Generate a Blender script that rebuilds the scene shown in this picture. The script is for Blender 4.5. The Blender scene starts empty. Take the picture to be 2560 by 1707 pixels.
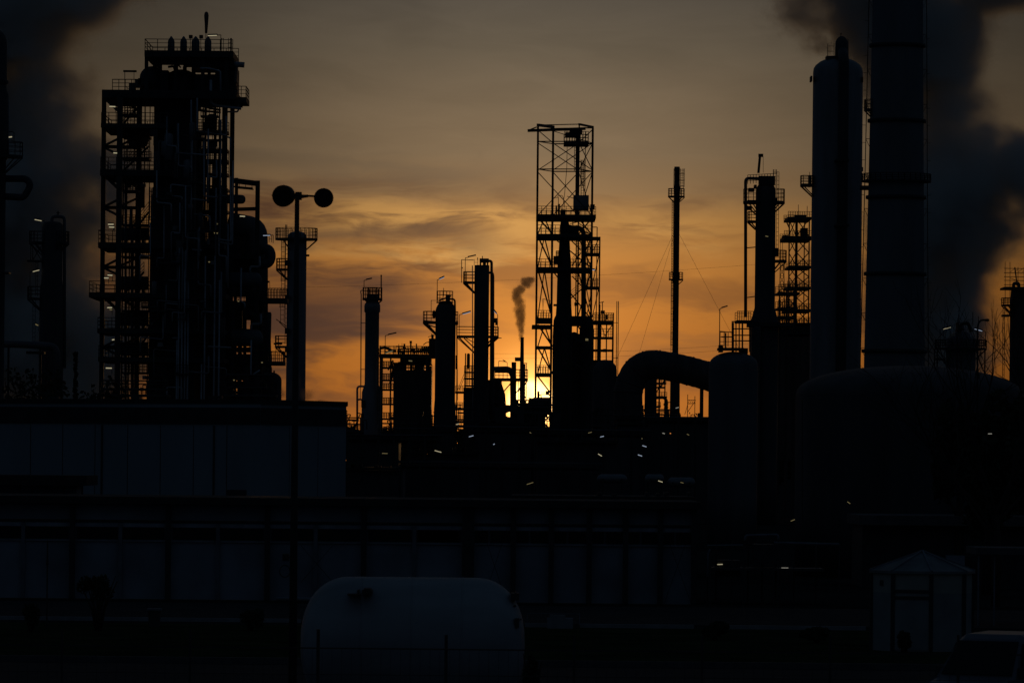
import bpy, math, random
from mathutils import Vector, Matrix
R = math.radians
rnd = random.Random(7)
SC = bpy.context.scene
COL = SC.collection
# ---------------------------------------------------------------- camera geometry (a level 200 mm lens, slight roll)
F, CX, CY, HZ, CAMH, ROLL = 14222.0, 1280.0, 853.5, 1150.0, 6.5, R(0.55)
CR, SR = math.cos(ROLL), math.sin(ROLL)
D = 500.0                     # distance of the thing being built
ROOT = None                   # the thing being built

def p(x, y, v=0.0):
    """the point at distance D+v that the photograph shows at pixel (x, y)"""
    xc, yc = (x - CX) / F, (HZ - y) / F
    d = D + v
    return Vector(((xc * CR - yc * SR) * d, d, CAMH + (xc * SR + yc * CR) * d))

def s(v=0.0):
    return (D + v) / F

def gz(y, v=0.0, x=1280):
    return p(x, y, v).z

# ---------------------------------------------------------------- mesh builder (world coordinates)
class MB:
    def __init__(self):
        self.v, self.f, self.sm = [], [], []
    def add(self, vs, fs, smooth=False):
        o = len(self.v)
        self.v.extend(Vector(q) for q in vs)
        for f in fs:
            self.f.append([i + o for i in f]); self.sm.append(smooth)
        return self
    def hexa(self, a):       # 8 points: bottom ring 0-3, top ring 4-7
        return self.add(a, [(3, 2, 1, 0), (4, 5, 6, 7), (0, 1, 5, 4), (1, 2, 6, 5), (2, 3, 7, 6), (3, 0, 4, 7)])
    def box(self, c, h, rz=0.0):
        m = Matrix.Rotation(rz, 3, 'Z'); c = Vector(c)
        pts = [c + m @ Vector((sx * h[0], sy * h[1], sz * h[2])) for sz in (-1, 1) for sx, sy in ((-1, -1), (1, -1), (1, 1), (-1, 1))]
        return self.hexa(pts)
    def pbox(self, x0, y0, x1, y1, v0=0.0, v1=None):
        """box whose front face fills the pixel rectangle at depth v0 and which reaches back to v1 metres"""
        if v1 is None: v1 = v0 + abs(x1 - x0) * s(v0)
        a = p((x0 + x1) / 2, (y0 + y1) / 2, v0)
        return self.box((a.x, a.y + (v1 - v0) / 2, a.z), (abs(x1 - x0) / 2 * s(v0), abs(v1 - v0) / 2, abs(y1 - y0) / 2 * s(v0)))
    def bar(self, a, b, w, h=None):
        a, b = Vector(a), Vector(b); d = b - a
        if d.length < 1e-6: return self
        d.normalize(); h = h or w
        up = Vector((0, 0, 1)) if abs(d.z) < 0.9 else Vector((0, 1, 0))
        x = d.cross(up).normalized() * (w / 2); y = x.cross(d).normalized() * (h / 2)
        return self.hexa([a - x - y, a + x - y, b + x - y, b - x - y, a - x + y, a + x + y, b + x + y, b - x + y])
    def pbar(self, x0, y0, x1, y1, w, v0=0.0, v1=None):
        v1 = v0 if v1 is None else v1
        return self.bar(p(x0, y0, v0), p(x1, y1, v1), w * s(v0))
    def vbar(self, x, y0, y1, w, v=0.0):            # true vertical post
        a = p(x, (y0 + y1) / 2, v); z0, z1 = p(x, y1, v).z, p(x, y0, v).z
        return self.bar((a.x, a.y, z0), (a.x, a.y, z1), w * s(v))
    def leg(self, x, y0, w, v=0.0, yref=None):      # post from y0 down to the ground
        a = p(x, yref if yref else (y0 + HZ) / 2, v)
        return self.bar((a.x, a.y, 0), (a.x, a.y, p(x, y0, v).z), w * s(v))
    def tube(self, pts, r, n=8, bend=0.0, cap=True, seg=5):
        pts = [Vector(q) for q in pts]
        if bend > 0 and len(pts) > 2:
            out = [pts[0]]
            for i in range(1, len(pts) - 1):
                a, b, c = pts[i - 1], pts[i], pts[i + 1]
                k = min(bend, (b - a).length * .49, (c - b).length * .49)
                q0, q1 = b + (a - b).normalized() * k, b + (c - b).normalized() * k
                for j in range(seg + 1):
                    t = j / seg
                    out.append((1 - t) ** 2 * q0 + 2 * t * (1 - t) * b + t * t * q1)
            out.append(pts[-1]); pts = out
        rs = r if isinstance(r, (list, tuple)) else [r] * len(pts)
        vs, fs, prev = [], [], None
        for i, q in enumerate(pts):
            d = (pts[min(i + 1, len(pts) - 1)] - pts[max(i - 1, 0)])
            d = d.normalized() if d.length > 1e-9 else Vector((0, 0, 1))
            if prev is None:
                u = d.cross(Vector((0, 1, 0)) if abs(d.y) < .9 else Vector((1, 0, 0))).normalized()
            else:
                u = (prev - d * prev.dot(d)).normalized()
            prev = u; w = d.cross(u)
            for k in range(n):
                a = 2 * math.pi * k / n
                vs.append(q + (u * math.cos(a) + w * math.sin(a)) * rs[i])
        for i in range(len(pts) - 1):
            for k in range(n):
                fs.append((i * n + k, i * n + (k + 1) % n, (i + 1) * n + (k + 1) % n, (i + 1) * n + k))
        self.add(vs, fs, True)
        if cap:
            o = len(self.v) - len(vs)
            self.f.append([o + k for k in range(n)][::-1]); self.sm.append(False)
            self.f.append([o + (len(pts) - 1) * n + k for k in range(n)]); self.sm.append(False)
        return self
    def pipe(self, pts, r, bend=None, n=8, v=0.0):   # pixel polyline [(x, y[, v])], r in pixels
        q = [p(a[0], a[1], a[2] if len(a) > 2 else v) for a in pts]
        return self.tube(q, r * s(v), n, (bend if bend is not None else r * 2.2) * s(v))
    def lathe(self, cx, cy, prof, n=28):
        vs, fs = [], []
        for r, z in prof:
            for k in range(n):
                a = 2 * math.pi * k / n
                vs.append((cx + r * math.cos(a), cy + r * math.sin(a), z))
        for i in range(len(prof) - 1):
            for k in range(n):
                fs.append((i * n + k, i * n + (k + 1) % n, (i + 1) * n + (k + 1) % n, (i + 1) * n + k))
        fs.append(list(range(n))[::-1]); fs.append([(len(prof) - 1) * n + k for k in range(n)])
        return self.add(vs, fs, True)
    def shell(self, x, prof, yref=None, v=0.0, n=28, ground=True):
        """solid of revolution; prof = [(half width px, y px)] from the top down"""
        yr = yref if yref is not None else sum(q[1] for q in prof) / len(prof)
        a = p(x, yr, v); k = s(v)
        pr = [(max(r, .02) * k, p(x, y, v).z) for r, y in prof]
        if ground: pr.append((pr[-1][0], 0.0))
        return self.lathe(a.x, a.y, pr[::-1], n)
    def rail(self, pts, h, n=4, w=.06, rails=3, v=0.0):
        """guard rail along pixel polyline pts [(x, y, v)], h pixels high, n posts per leg"""
        q = [p(a[0], a[1], a[2] if len(a) > 2 else v) for a in pts]
        return self.wrail(q, h * s(v), n, w, rails)
    def wrail(self, q, h, n=4, w=.06, rails=3):
        up = Vector((0, 0, h))
        for a, b in zip(q[:-1], q[1:]):
            for k in range(rails):
                o = up * ((k + 1) / rails)
                self.bar(a + o, b + o, w * (1 if k == rails - 1 else .75))
            for k in range(n + 1):
                c = a.lerp(b, k / n)
                self.bar(c, c + up, w)
        return self
    def ladder(self, x, y0, y1, w=7, v=0.0, cage=False, t=.05):
        a = p(x, (y0 + y1) / 2, v); z0, z1 = p(x, y1, v).z, p(x, y0, v).z; hw = w / 2 * s(v)
        for sx in (-1, 1):
            self.bar((a.x + sx * hw, a.y, z0), (a.x + sx * hw, a.y, z1), t)
        z = z0 + .3
        while z < z1:
            self.bar((a.x - hw, a.y, z), (a.x + hw, a.y, z), t * .8); z += .45
        if cage:
            z = z0 + 1.5
            while z < z1:
                pr = [Vector((a.x + hw * 1.7 * math.cos(R(t_)), a.y - hw * 1.9 * math.sin(R(t_)) , z)) for t_ in range(0, 181, 30)]
                self.tube(pr, t * .5, 4); z += 1.1
            for t_ in (30, 90, 150):
                self.bar((a.x + hw * 1.7 * math.cos(R(t_)), a.y - hw * 1.9 * math.sin(R(t_)), z0 + 1.5), (a.x + hw * 1.7 * math.cos(R(t_)), a.y - hw * 1.9 * math.sin(R(t_)), z1), t * .8)
        return self
    def clusters(self):
        """face groups that do not touch each other"""
        par = list(range(len(self.v)))
        def find(i):
            while par[i] != i: par[i] = par[par[i]]; i = par[i]
            return i
        for f in self.f:
            r0 = find(f[0])
            for i in f[1:]: par[find(i)] = r0
        isl = {}
        for i, f in enumerate(self.f): isl.setdefault(find(f[0]), []).append(i)
        isl = list(isl.values())
        if len(isl) < 2 or len(isl) > 500: return None
        bb = []
        for fs in isl:
            q = [self.v[i] for k in fs for i in self.f[k]]
            bb.append([min(a[j] for a in q) - .03 for j in range(3)] + [max(a[j] for a in q) + .03 for j in range(3)])
        g = list(range(len(isl)))
        def fg(i):
            while g[i] != i: g[i] = g[g[i]]; i = g[i]
            return i
        for i in range(len(isl)):
            for j in range(i):
                a, b = bb[i], bb[j]
                if all(a[k] <= b[k + 3] and b[k] <= a[k + 3] for k in range(3)): g[fg(i)] = fg(j)
        out = {}
        for i, fs in enumerate(isl): out.setdefault(fg(i), []).extend(fs)
        return list(out.values())
    def build(self, name, mat, parent='ROOT', label=None):
        if not self.v: return None
        if name not in WHOLE:
            cl = self.clusters()
            if cl and 1 < len(cl) <= 24:      # pieces that stand apart become parts of their own
                first = None
                for fs in sorted(cl, key=len, reverse=True):
                    m = MB(); idx = {}
                    for k in fs:
                        ff = []
                        for i in self.f[k]:
                            if i not in idx: idx[i] = len(m.v); m.v.append(self.v[i])
                            ff.append(idx[i])
                        m.f.append(ff); m.sm.append(self.sm[k])
                    o = m._link(name, mat, parent, label); first = first or o
                return first
        return self._link(name, mat, parent, label)
    def _link(self, name, mat, parent, label):
        root = ROOT if parent == 'ROOT' else parent
        off = ROOT.location.copy() if ROOT is not None and root is not None else Vector()
        me = bpy.data.meshes.new(name)
        me.from_pydata([tuple(q - off) for q in self.v], [], self.f)
        me.polygons.foreach_set('use_smooth', self.sm)
        me.materials.append(MAT[mat]); me.update()
        o = bpy.data.objects.new(name, me); COL.objects.link(o)
        if root is not None: o.parent = root
        if label: o['label'] = label
        return o

WHOLE = {'bracing', 'lattice', 'wire_mesh', 'louvre_band', 'panel_joint', 'crown', 'foliage', 'stems', 'trunk', 'wood', 'cable_bracing', 'duct_flange', 'ridge_cap', 'windscreen', 'road'}
def M(): return MB()

def T(name, label, cat, x, d, group=None, y=1100):
    """start a new thing: an Empty at its base on the ground, at distance d"""
    global ROOT, D
    D = d
    o = bpy.data.objects.new(name, None); COL.objects.link(o)
    a = p(x, y); o.location = (a.x, a.y, 0.0); o.empty_display_size = .5
    o['label'] = label; o['category'] = cat; o['kind'] = 'thing'
    if group: o['group'] = group
    ROOT = o
    return o

def solo(o, label, cat, group=None, kind='thing'):
    o['label'] = label; o['category'] = cat; o['kind'] = kind
    if group: o['group'] = group
    return o

def structure(o):
    o['kind'] = 'structure'; return o

# ---------------------------------------------------------------- materials
MAT = {}
def mat(name, col, rough=.6, metal=0.0, var=.25, scale=1.5, bump=0.0, stretch=(1, 1, 1), spec=.3):
    m = bpy.data.materials.new(name); m.use_nodes = True; nt = m.node_tree; b = nt.nodes['Principled BSDF']
    tc = nt.nodes.new('ShaderNodeTexCoord'); mp = nt.nodes.new('ShaderNodeMapping')
    mp.inputs['Scale'].default_value = stretch
    nz = nt.nodes.new('ShaderNodeTexNoise'); nz.inputs['Scale'].default_value = scale; nz.inputs['Detail'].default_value = 5
    rp = nt.nodes.new('ShaderNodeValToRGB')
    a, c = [x * (1 - var) for x in col], [min(1, x * (1 + var)) for x in col]
    rp.color_ramp.elements[0].color = (*a, 1); rp.color_ramp.elements[1].color = (*c, 1)
    rp.color_ramp.elements[0].position = .3; rp.color_ramp.elements[1].position = .7
    L = nt.links.new
    L(tc.outputs['Object'], mp.inputs['Vector']); L(mp.outputs['Vector'], nz.inputs['Vector'])
    L(nz.outputs['Fac'], rp.inputs['Fac']); L(rp.outputs['Color'], b.inputs['Base Color'])
    b.inputs['Specular IOR Level'].default_value = spec; b.inputs['Roughness'].default_value = rough; b.inputs['Metallic'].default_value = metal
    if bump:
        bp = nt.nodes.new('ShaderNodeBump'); bp.inputs['Strength'].default_value = bump; bp.inputs['Distance'].default_value = .05
        L(nz.outputs['Fac'], bp.inputs['Height']); L(bp.outputs['Normal'], b.inputs['Normal'])
    MAT[name] = m
    return m
def emit(name, col, st):
    m = bpy.data.materials.new(name); m.use_nodes = True; nt = m.node_tree
    nt.nodes.remove(nt.nodes['Principled BSDF'])
    e = nt.nodes.new('ShaderNodeEmission'); e.inputs['Color'].default_value = (*col, 1); e.inputs['Strength'].default_value = st
    nt.links.new(e.outputs[0], nt.nodes['Material Output'].inputs['Surface'])
    MAT[name] = m
mat('steel', (.06, .06, .06), .6, .2)
mat('steel_grey', (.16, .165, .17), .55, .2)
mat('clad', (.24, .26, .28), .45, .3, .2, .8, stretch=(1, 1, .15))
mat('vessel', (.14, .15, .165), .5, .1, .25, .5, stretch=(1, 1, .12))
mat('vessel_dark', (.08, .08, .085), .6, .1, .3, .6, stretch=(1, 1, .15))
mat('pipe', (.42, .44, .47), .4, .15, .2, 1.0)
mat('concrete', (.2, .21, .225), .85, 0, .25, .4, .2, (1, 1, .2))
mat('hall_panel', (.3, .36, .4), .55, 0, .12, .25, stretch=(1, 1, .3))
mat('louver', (.07, .07, .075), .5, .3)
mat('roof_dark', (.05, .05, .05), .85)
mat('wall_panel', (.3, .34, .4), .6, 0, .25, .5)
mat('wall_base', (.12, .12, .125), .8, 0, .25, 1.2)
mat('post_dark', (.06, .06, .065), .6)
mat('frame_pale', (.2, .23, .27), .5)
mat('win_frame', (.36, .4, .47), .5)
mat('glass', (.015, .016, .015), .25, 0, .1)
mat('tank_white', (.38, .4, .43), .55, 0, .22, .9, stretch=(.3, 1, 1))
mat('dirt_fitting', (.08, .08, .08), .6)
mat('pale_stone', (.3, .31, .33), .8, 0, .2, 2)
mat('kiosk_wall', (.42, .42, .38), .7, 0, .12, 1.2)
mat('kiosk_low', (.32, .34, .35), .7, 0, .15, 1.2)
mat('kiosk_roof', (.22, .24, .25), .6, .1)
mat('stripe', (.07, .07, .075), .6)
mat('van_paint', (.17, .18, .21), .3, .1, .05)
mat('rubber', (.02, .02, .02), .8)
mat('bark', (.06, .05, .04), .9, 0, .3, 3)
mat('leaf', (.045, .055, .03), .8, 0, .4, .8)
mat('leaf_pale', (.06, .07, .03), .8, 0, .4, .8)
mat('cable', (.03, .03, .03), .7)
mat('fabric', (.12, .1, .1), .8)
emit('tube_warm', (1, .88, .55), .36)
emit('tube_dim', (1, .8, .36), .12)
emit('tube_cool', (.66, .78, 1), .36)
emit('tube_white', (1, .95, .8), .22)
emit('headlight', (1, .78, .55), .9)
emit('spark_orange', (1, .35, .08), .6)

# ---------------------------------------------------------------- parts shared by columns and frames
def ring(x, r_in, r_out, y, a0, a1, t=6, h=24, v=0.0, n=None, yref=None, bracket=True, posts=None, xr=None, mat_='steel', rails=3):
    """curved grating platform round a column (degrees: 0 = right, 180 = left, 270 = towards the camera)"""
    c = p(x, yref if yref else y, v); k = s(v); z = p(x, y, v).z
    n = n or max(3, int(abs(a1 - a0) / 15)); m = M(); vs = []
    for i in range(n + 1):
        a = R(a0 + (a1 - a0) * i / n)
        for r, dz in ((r_in, 0), (r_out, 0), (r_out, -t * k), (r_in, -t * k)):
            vs.append((c.x + r * k * math.cos(a), c.y + r * k * math.sin(a), z + dz))
    fs = []
    for i in range(n):
        o, q = i * 4, (i + 1) * 4
        for j in range(4):
            fs.append((o + j, o + (j + 1) % 4, q + (j + 1) % 4, q + j))
    fs += [(0, 1, 2, 3), (n * 4 + 3, n * 4 + 2, n * 4 + 1, n * 4)]
    m.add(vs, fs)
    pf = m.build('platform', mat_)
    q = [Vector((c.x + (r_out - 1) * k * math.cos(R(a0 + (a1 - a0) * i / n)), c.y + (r_out - 1) * k * math.sin(R(a0 + (a1 - a0) * i / n)), z)) for i in range(n + 1)]
    if abs(a1 - a0) < 350:
        q = [Vector((c.x + r_in * k * math.cos(R(a0)), c.y + r_in * k * math.sin(R(a0)), z))] + q + [Vector((c.x + r_in * k * math.cos(R(a1)), c.y + r_in * k * math.sin(R(a1)), z))]
    M().wrail(q, h * k, 1, max(.06, 1.3 * k), rails).build('railing', 'steel', pf)
    if bracket:
        b = M()
        for i in range(0, n + 1, max(1, n // 3)):
            a = R(a0 + (a1 - a0) * i / n); d = Vector((math.cos(a), math.sin(a), 0)); b0 = Vector((c.x, c.y, z - t * k))
            b.bar(b0 + d * r_out * k * .97, b0 + d * r_in * k - Vector((0, 0, (r_out - r_in) * .85 * k)), 2.2 * k)
        b.build('bracket', 'steel', pf)
    return pf

def deck(x0, x1, y, t, v0, v1, h=0, n=5, sides='f', mat_='steel', name='platform', off=None):
    """flat rectangular deck; railing of h pixels along front/left/right/back"""
    pf = M().pbox(x0, y, x1, y + t, v0, v1).build(name, mat_)
    if h:
        m = M(); a = p((x0 + x1) / 2, y + t / 2, v0); hw = abs(x1 - x0) / 2 * s(v0) - .05; z = a.z + t / 2 * s(v0)
        A, B = Vector((a.x - hw, D + v0 + .05, z)), Vector((a.x + hw, D + v0 + .05, z))
        Cc, E = Vector((a.x + hw, D + v1 - .05, z)), Vector((a.x - hw, D + v1 - .05, z)); hh = h * s(v0); w = max(.06, 1.3 * s(v0))
        if 'f' in sides: m.wrail([A, B], hh, n, w)
        if 'b' in sides: m.wrail([E, Cc], hh, n, w)
        if 'l' in sides: m.wrail([A, E], hh, 3, w)
        if 'r' in sides: m.wrail([B, Cc], hh, 3, w)
        m.build('railing', 'steel', pf)
    return pf

def lamp(x, y0, y1, dx, dy=0, mat_=None, ln=None, v=0.0, w=1.6):
    """small lamp post standing on a platform: post y1..y0, arm and tube housing reaching dx, dy"""
    m = M()
    if y1 > y0: m.vbar(x, y0, y1, w, v)
    m.pbar(x, y0, x + dx * .3, y0 + dy * .3, w, v)
    q = m.build('lamp_post', 'steel')
    h = M(); h.pbar(x + dx * .25, y0 + dy * .25 - 1.5, x + dx, y0 + dy - 1.5, 3.2, v); h.build('lamp_housing', 'steel_grey', q)
    if mat_:
        M().pbar(x + dx * .3, y0 + dy * .3 + .9, x + dx * .97, y0 + dy * .97 + .9, 2.0, v - .02).build('light_tube', mat_, q)
    return q

def tubelight(x, y, ln, ang=0, mat_='tube_warm', v=0.0, th=2.5):
    a = R(ang); dx, dy = math.cos(a) * ln / 2, math.sin(a) * ln / 2
    q = M(); q.pbar(x - dx, y - dy - 2.6, x + dx, y + dy - 2.6, 3, v); q.pbar(x + dx, y + dy - 2, x + dx, y + dy + 14, 1.4, v)
    q = q.build('lamp_post', 'steel_grey')
    M().pbar(x - dx, y - dy, x + dx, y + dy, th, v - .03).build('light_tube', mat_, q)

def domeprof(r, ytop, ybase, n=6):
    return [(r * math.sin(math.pi / 2 * i / n), ybase - (ybase - ytop) * math.cos(math.pi / 2 * i / n)) for i in range(n + 1)]
# ================================================================ camera, sun, sky
SUNX, SUNY = 1328, 1010
cam = bpy.data.cameras.new('camera'); co = bpy.data.objects.new('camera', cam); COL.objects.link(co)
cam.sensor_width = 36; cam.sensor_fit = 'HORIZONTAL'; cam.lens = F * 36 / 2560
cam.shift_y = (HZ - CY) / 2560
cam.clip_start = 1; cam.clip_end = 20000
cam.dof.use_dof = True; cam.dof.focus_distance = 560; cam.dof.aperture_fstop = 8
co.matrix_world = Matrix(((CR, -SR, 0, 0), (0, 0, -1, 0), (SR, CR, 0, CAMH), (0, 0, 0, 1)))
SC.camera = co
D = 1.0
sd = (p(SUNX, SUNY) - Vector((0, 0, CAMH))).normalized()
SUN_EL, SUN_AZ = math.asin(sd.z), math.atan2(sd.x, sd.y)
sun = bpy.data.lights.new('sun', 'SUN'); so = bpy.data.objects.new('sun', sun); COL.objects.link(so)
sun.energy = .35; sun.angle = R(.5); sun.color = (1, .55, .2)
so.rotation_euler = (-sd).to_track_quat('-Z', 'Y').to_euler()
so.location = (0, 0, 60)
SC.view_settings.view_transform = 'Standard'; SC.view_settings.look = 'None'
SC.view_settings.exposure = 0; SC.view_settings.gamma = 1

class E:                       # tiny expression helper over math nodes
    nt = None
    def __init__(self, sock): self.s = sock
    @staticmethod
    def op(o, *a, clamp=False):
        n = E.nt.nodes.new('ShaderNodeMath'); n.operation = o; n.use_clamp = clamp
        for i, x in enumerate(a):
            if isinstance(x, E): E.nt.links.new(x.s, n.inputs[i])
            else: n.inputs[i].default_value = x
        return E(n.outputs[0])
    def __add__(a, b): return E.op('ADD', a, b)
    __radd__ = __add__
    def __sub__(a, b): return E.op('SUBTRACT', a, b)
    def __rsub__(a, b): return E.op('SUBTRACT', b, a)
    def __mul__(a, b): return E.op('MULTIPLY', a, b)
    __rmul__ = __mul__
    def __truediv__(a, b): return E.op('DIVIDE', a, b)
def mx(a, b): return E.op('MAXIMUM', a, b)
def mn(a, b): return E.op('MINIMUM', a, b)
def ex(a): return E.op('EXPONENT', a)
def sstep(x, a, b):
    n = E.nt.nodes.new('ShaderNodeMapRange'); n.interpolation_type = 'SMOOTHSTEP'
    E.nt.links.new(x.s, n.inputs[0]); n.inputs[1].default_value = a; n.inputs[2].default_value = b
    return E(n.outputs[0])
def bump1(x, c, w): 
    d = (x - c) * (1 / w); return ex(0 - d * d)
def comb(x, y, z):
    n = E.nt.nodes.new('ShaderNodeCombineXYZ')
    for i, q in enumerate((x, y, z)):
        if isinstance(q, E): E.nt.links.new(q.s, n.inputs[i])
        else: n.inputs[i].default_value = q
    return n.outputs[0]
def noise(vec, scale, detail=5, rough=.55, dist=0):
    n = E.nt.nodes.new('ShaderNodeTexNoise'); E.nt.links.new(vec, n.inputs['Vector'])
    n.inputs['Scale'].default_value = scale; n.inputs['Detail'].default_value = detail
    n.inputs['Roughness'].default_value = rough; n.inputs['Distortion'].default_value = dist
    return E(n.outputs['Fac'])
def ramp(x, stops):
    n = E.nt.nodes.new('ShaderNodeValToRGB'); E.nt.links.new(x.s, n.inputs[0]); e = n.color_ramp.elements
    while len(e) < len(stops): e.new(.5)
    for q, (t, c) in zip(e, stops): q.position = t; q.color = (*c, 1)
    return n.outputs[0]
def mixc(fac, a, b, blend='MIX'):
    n = E.nt.nodes.new('ShaderNodeMix'); n.data_type = 'RGBA'; n.blend_type = blend; n.clamp_factor = True
    if isinstance(fac, E): E.nt.links.new(fac.s, n.inputs[0])
    else: n.inputs[0].default_value = fac
    for i, q in ((6, a), (7, b)):
        if isinstance(q, tuple): n.inputs[i].default_value = (*q, 1)
        else: E.nt.links.new(q, n.inputs[i])
    return n.outputs[2]

W = bpy.data.worlds.new('World'); SC.world = W; W.use_nodes = True
nt = E.nt = W.node_tree; bg = nt.nodes['Background']
sky = nt.nodes.new('ShaderNodeTexSky'); sky.sky_type = 'NISHITA'; sky.sun_disc = False
sky.sun_elevation = SUN_EL; sky.sun_rotation = SUN_AZ; sky.dust_density = 4; sky.air_density = 1.4
tc = nt.nodes.new('ShaderNodeTexCoord'); sp = nt.nodes.new('ShaderNodeSeparateXYZ')
nt.links.new(tc.outputs['Generated'], sp.inputs[0])
X, Y, Z = (E(sp.outputs[i]) for i in range(3))
yy = mx(Y, .05)
U, V = X / yy * (F / 100), Z / yy * (F / 100)          # hundredths of the lens' field, from due sunset and from the horizon
front = sstep(Y, .80, .985)                             # sunset sky limited to the view ahead; elsewhere darkened to shade camera-facing sides
low = 1 - sstep(Z, .10, .45)
base = ramp(V * (1 / 12.0), [(0.0, (.36, .108, .017)), (.20, (.42, .138, .020)), (.38, (.43, .165, .031)), (.50, (.37, .178, .050)),
                             (.56, (.24, .140, .062)), (.64, (.188, .125, .068)), (.74, (.162, .114, .067)), (.86, (.122, .094, .062)), (1.0, (.085, .071, .055))])
# brighter and yellower towards the sun, dimmer to the sides
side = bump1(U, .8, 8.5)
hot = ex(0 - E.op('SQRT', (U - .4) * (U - .4) * .10 + (V - 1.6) * (V - 1.6) * .07 + .02))
wv = comb(U * .16, V * .55, 0.0)
warp = noise(wv, 1.3, 3)
cv = comb(U * .22 + warp * .9, V * 1.0 + warp * 1.1 + U * .04, 3.1)
n1 = noise(cv, .85, 6, .56, .35)
n2 = noise(comb(U * .5 + warp, V * 2.4 + warp * 1.5, 8.0), .9, 7, .6, .5)
band = sstep(V, .4, 2.2) * (1 - sstep(V, 6.2, 7.6))
# dark purple-brown streaks
dk = sstep(n1, .44, .66) * band
leftw = sstep(0 - U, .5, 3.6)
c1 = mixc(dk * (.45 + leftw * .5), base, (.095, .044, .024))
bn = (n1 - .5) * 1.6 + (n2 - .5) * .9
b1 = bump1(V + bn, 5.55, .34) * sstep(0 - U, -.6, 1.6) * .75
b2 = bump1(V + bn, 3.85, .62) * sstep(0 - U, .4, 3.4) * .85
b3 = bump1(V + bn, 2.75, .26) * sstep(U, 1.2, 3.4) * .45
b4 = bump1(V + bn, 7.35, .30) * sstep(0 - U, -1.0, 2.0) * .35
# lit cloud tops with a ragged upper edge
edge = (warp - .5) * 2.6 + (n2 - .5) * 2.0
litw = sstep(V + edge, 4.7, 5.6) * (1 - sstep(V + edge * .7, 5.9, 6.7)) * mx(bump1(U, -2.0, 3.0), bump1(U, 3.6, 1.7) * .45)
lit = litw * sstep(n2, .36, .60)
c2 = mixc(lit * .85, c1, (.60, .31, .085))
dk2 = litw * (1 - sstep(n2, .30, .48))
c2 = mixc(dk2 * .55, c2, (.12, .07, .038))
c2 = mixc(b1, c2, (.120, .066, .036)); c2 = mixc(b2, c2, (.092, .044, .026)); c2 = mixc(b3, c2, (.20, .085, .03)); c2 = mixc(b4, c2, (.130, .094, .060))
# faint streaks high up
hi = sstep(V, 6.5, 8.0) * (n1 - .5) * .5
gain = (side * .72 + .30) * (1 + hot * 1.0) * (1 + hi)
gcol = nt.nodes.new('ShaderNodeVectorMath'); gcol.operation = 'SCALE'
nt.links.new(c2, gcol.inputs[0]); nt.links.new(gain.s, gcol.inputs['Scale'])
# glow and disc of the setting sun
D = 1.0
su, sv = sd.x / sd.y * F / 100, sd.z / sd.y * F / 100
d2 = (U - su) * (U - su) + (V - sv) * (V - sv)
g1 = ex(0 - d2 * .46) * .44
g2 = ex(0 - d2 * 1.35) * 1.75
disc = (1 - sstep(d2, .22, .46)) * 1.6
glow = nt.nodes.new('ShaderNodeVectorMath'); glow.operation = 'ADD'
nt.links.new(comb(g1 + g2 + disc, g1 * .42 + g2 * .56 + disc * .72, g1 * .06 + g2 * .16 + disc * .32), glow.inputs[0])
nt.links.new(gcol.outputs[0], glow.inputs[1])
# the rest of the dome: dusk blue, dimmed on purpose so camera-facing surfaces stay near black
nis = nt.nodes.new('ShaderNodeVectorMath'); nis.operation = 'SCALE'; nt.links.new(sky.outputs[0], nis.inputs[0]); nis.inputs['Scale'].default_value = .010
dome = mixc(1.0, nis.outputs[0], (.0035, .0085, .0165), 'ADD')
res = mixc(front * low, dome, glow.outputs[0])
nt.links.new(res, bg.inputs['Color']); bg.inputs['Strength'].default_value = 1.0
W.cycles.sampling_method = 'MANUAL'; W.cycles.sample_map_resolution = 2048
SC.cycles.volume_step_rate = 1.0; SC.cycles.volume_max_steps = 96
SC.cycles.max_bounces = 6; SC.cycles.volume_bounces = 4; SC.cycles.transparent_max_bounces = 8
SC.cycles.sample_clamp_indirect = 2.0
# ================================================================ LEFT: the tall process structure and its neighbours
G_COL = 'slender refinery columns'
# ---- column cut by the left edge of the frame
T('refinery_column', 'tall column cut off by the left edge of the frame, with a pipe loop', 'column', -22, 480, G_COL)
M().shell(-22, [(4, 60)] + domeprof(36, 70, 110) + [(36, 225), (41, 238), (41, 395), (36, 402), (36, 1000)], yref=500).build('shell', 'vessel_dark')
M().pipe([(14, 110), (14, 230), (21, 250), (21, 395)], 2.0).build('pipe', 'pipe')
ring(-22, 30, 36, 139, 200, 360, 4, 28, yref=300)
ring(-22, 36, 42, 203, 270, 380, 7, 0.5, yref=300, bracket=False)
ring(-22, 36, 80, 389, 290, 375, 7, 33, yref=350)
M().pipe([(5, 447), (66, 447), (77, 462), (60, 494), (5, 491)], 8.5, bend=10).build('loop_pipe', 'vessel_dark')
lamp(35, 331, 360, -12, 0)
tubelight(26, 343, 8, -6, 'tube_warm', -1)
M().pbox(10, 680, 22, 684, -1, 1).build('bracket', 'steel')
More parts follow.
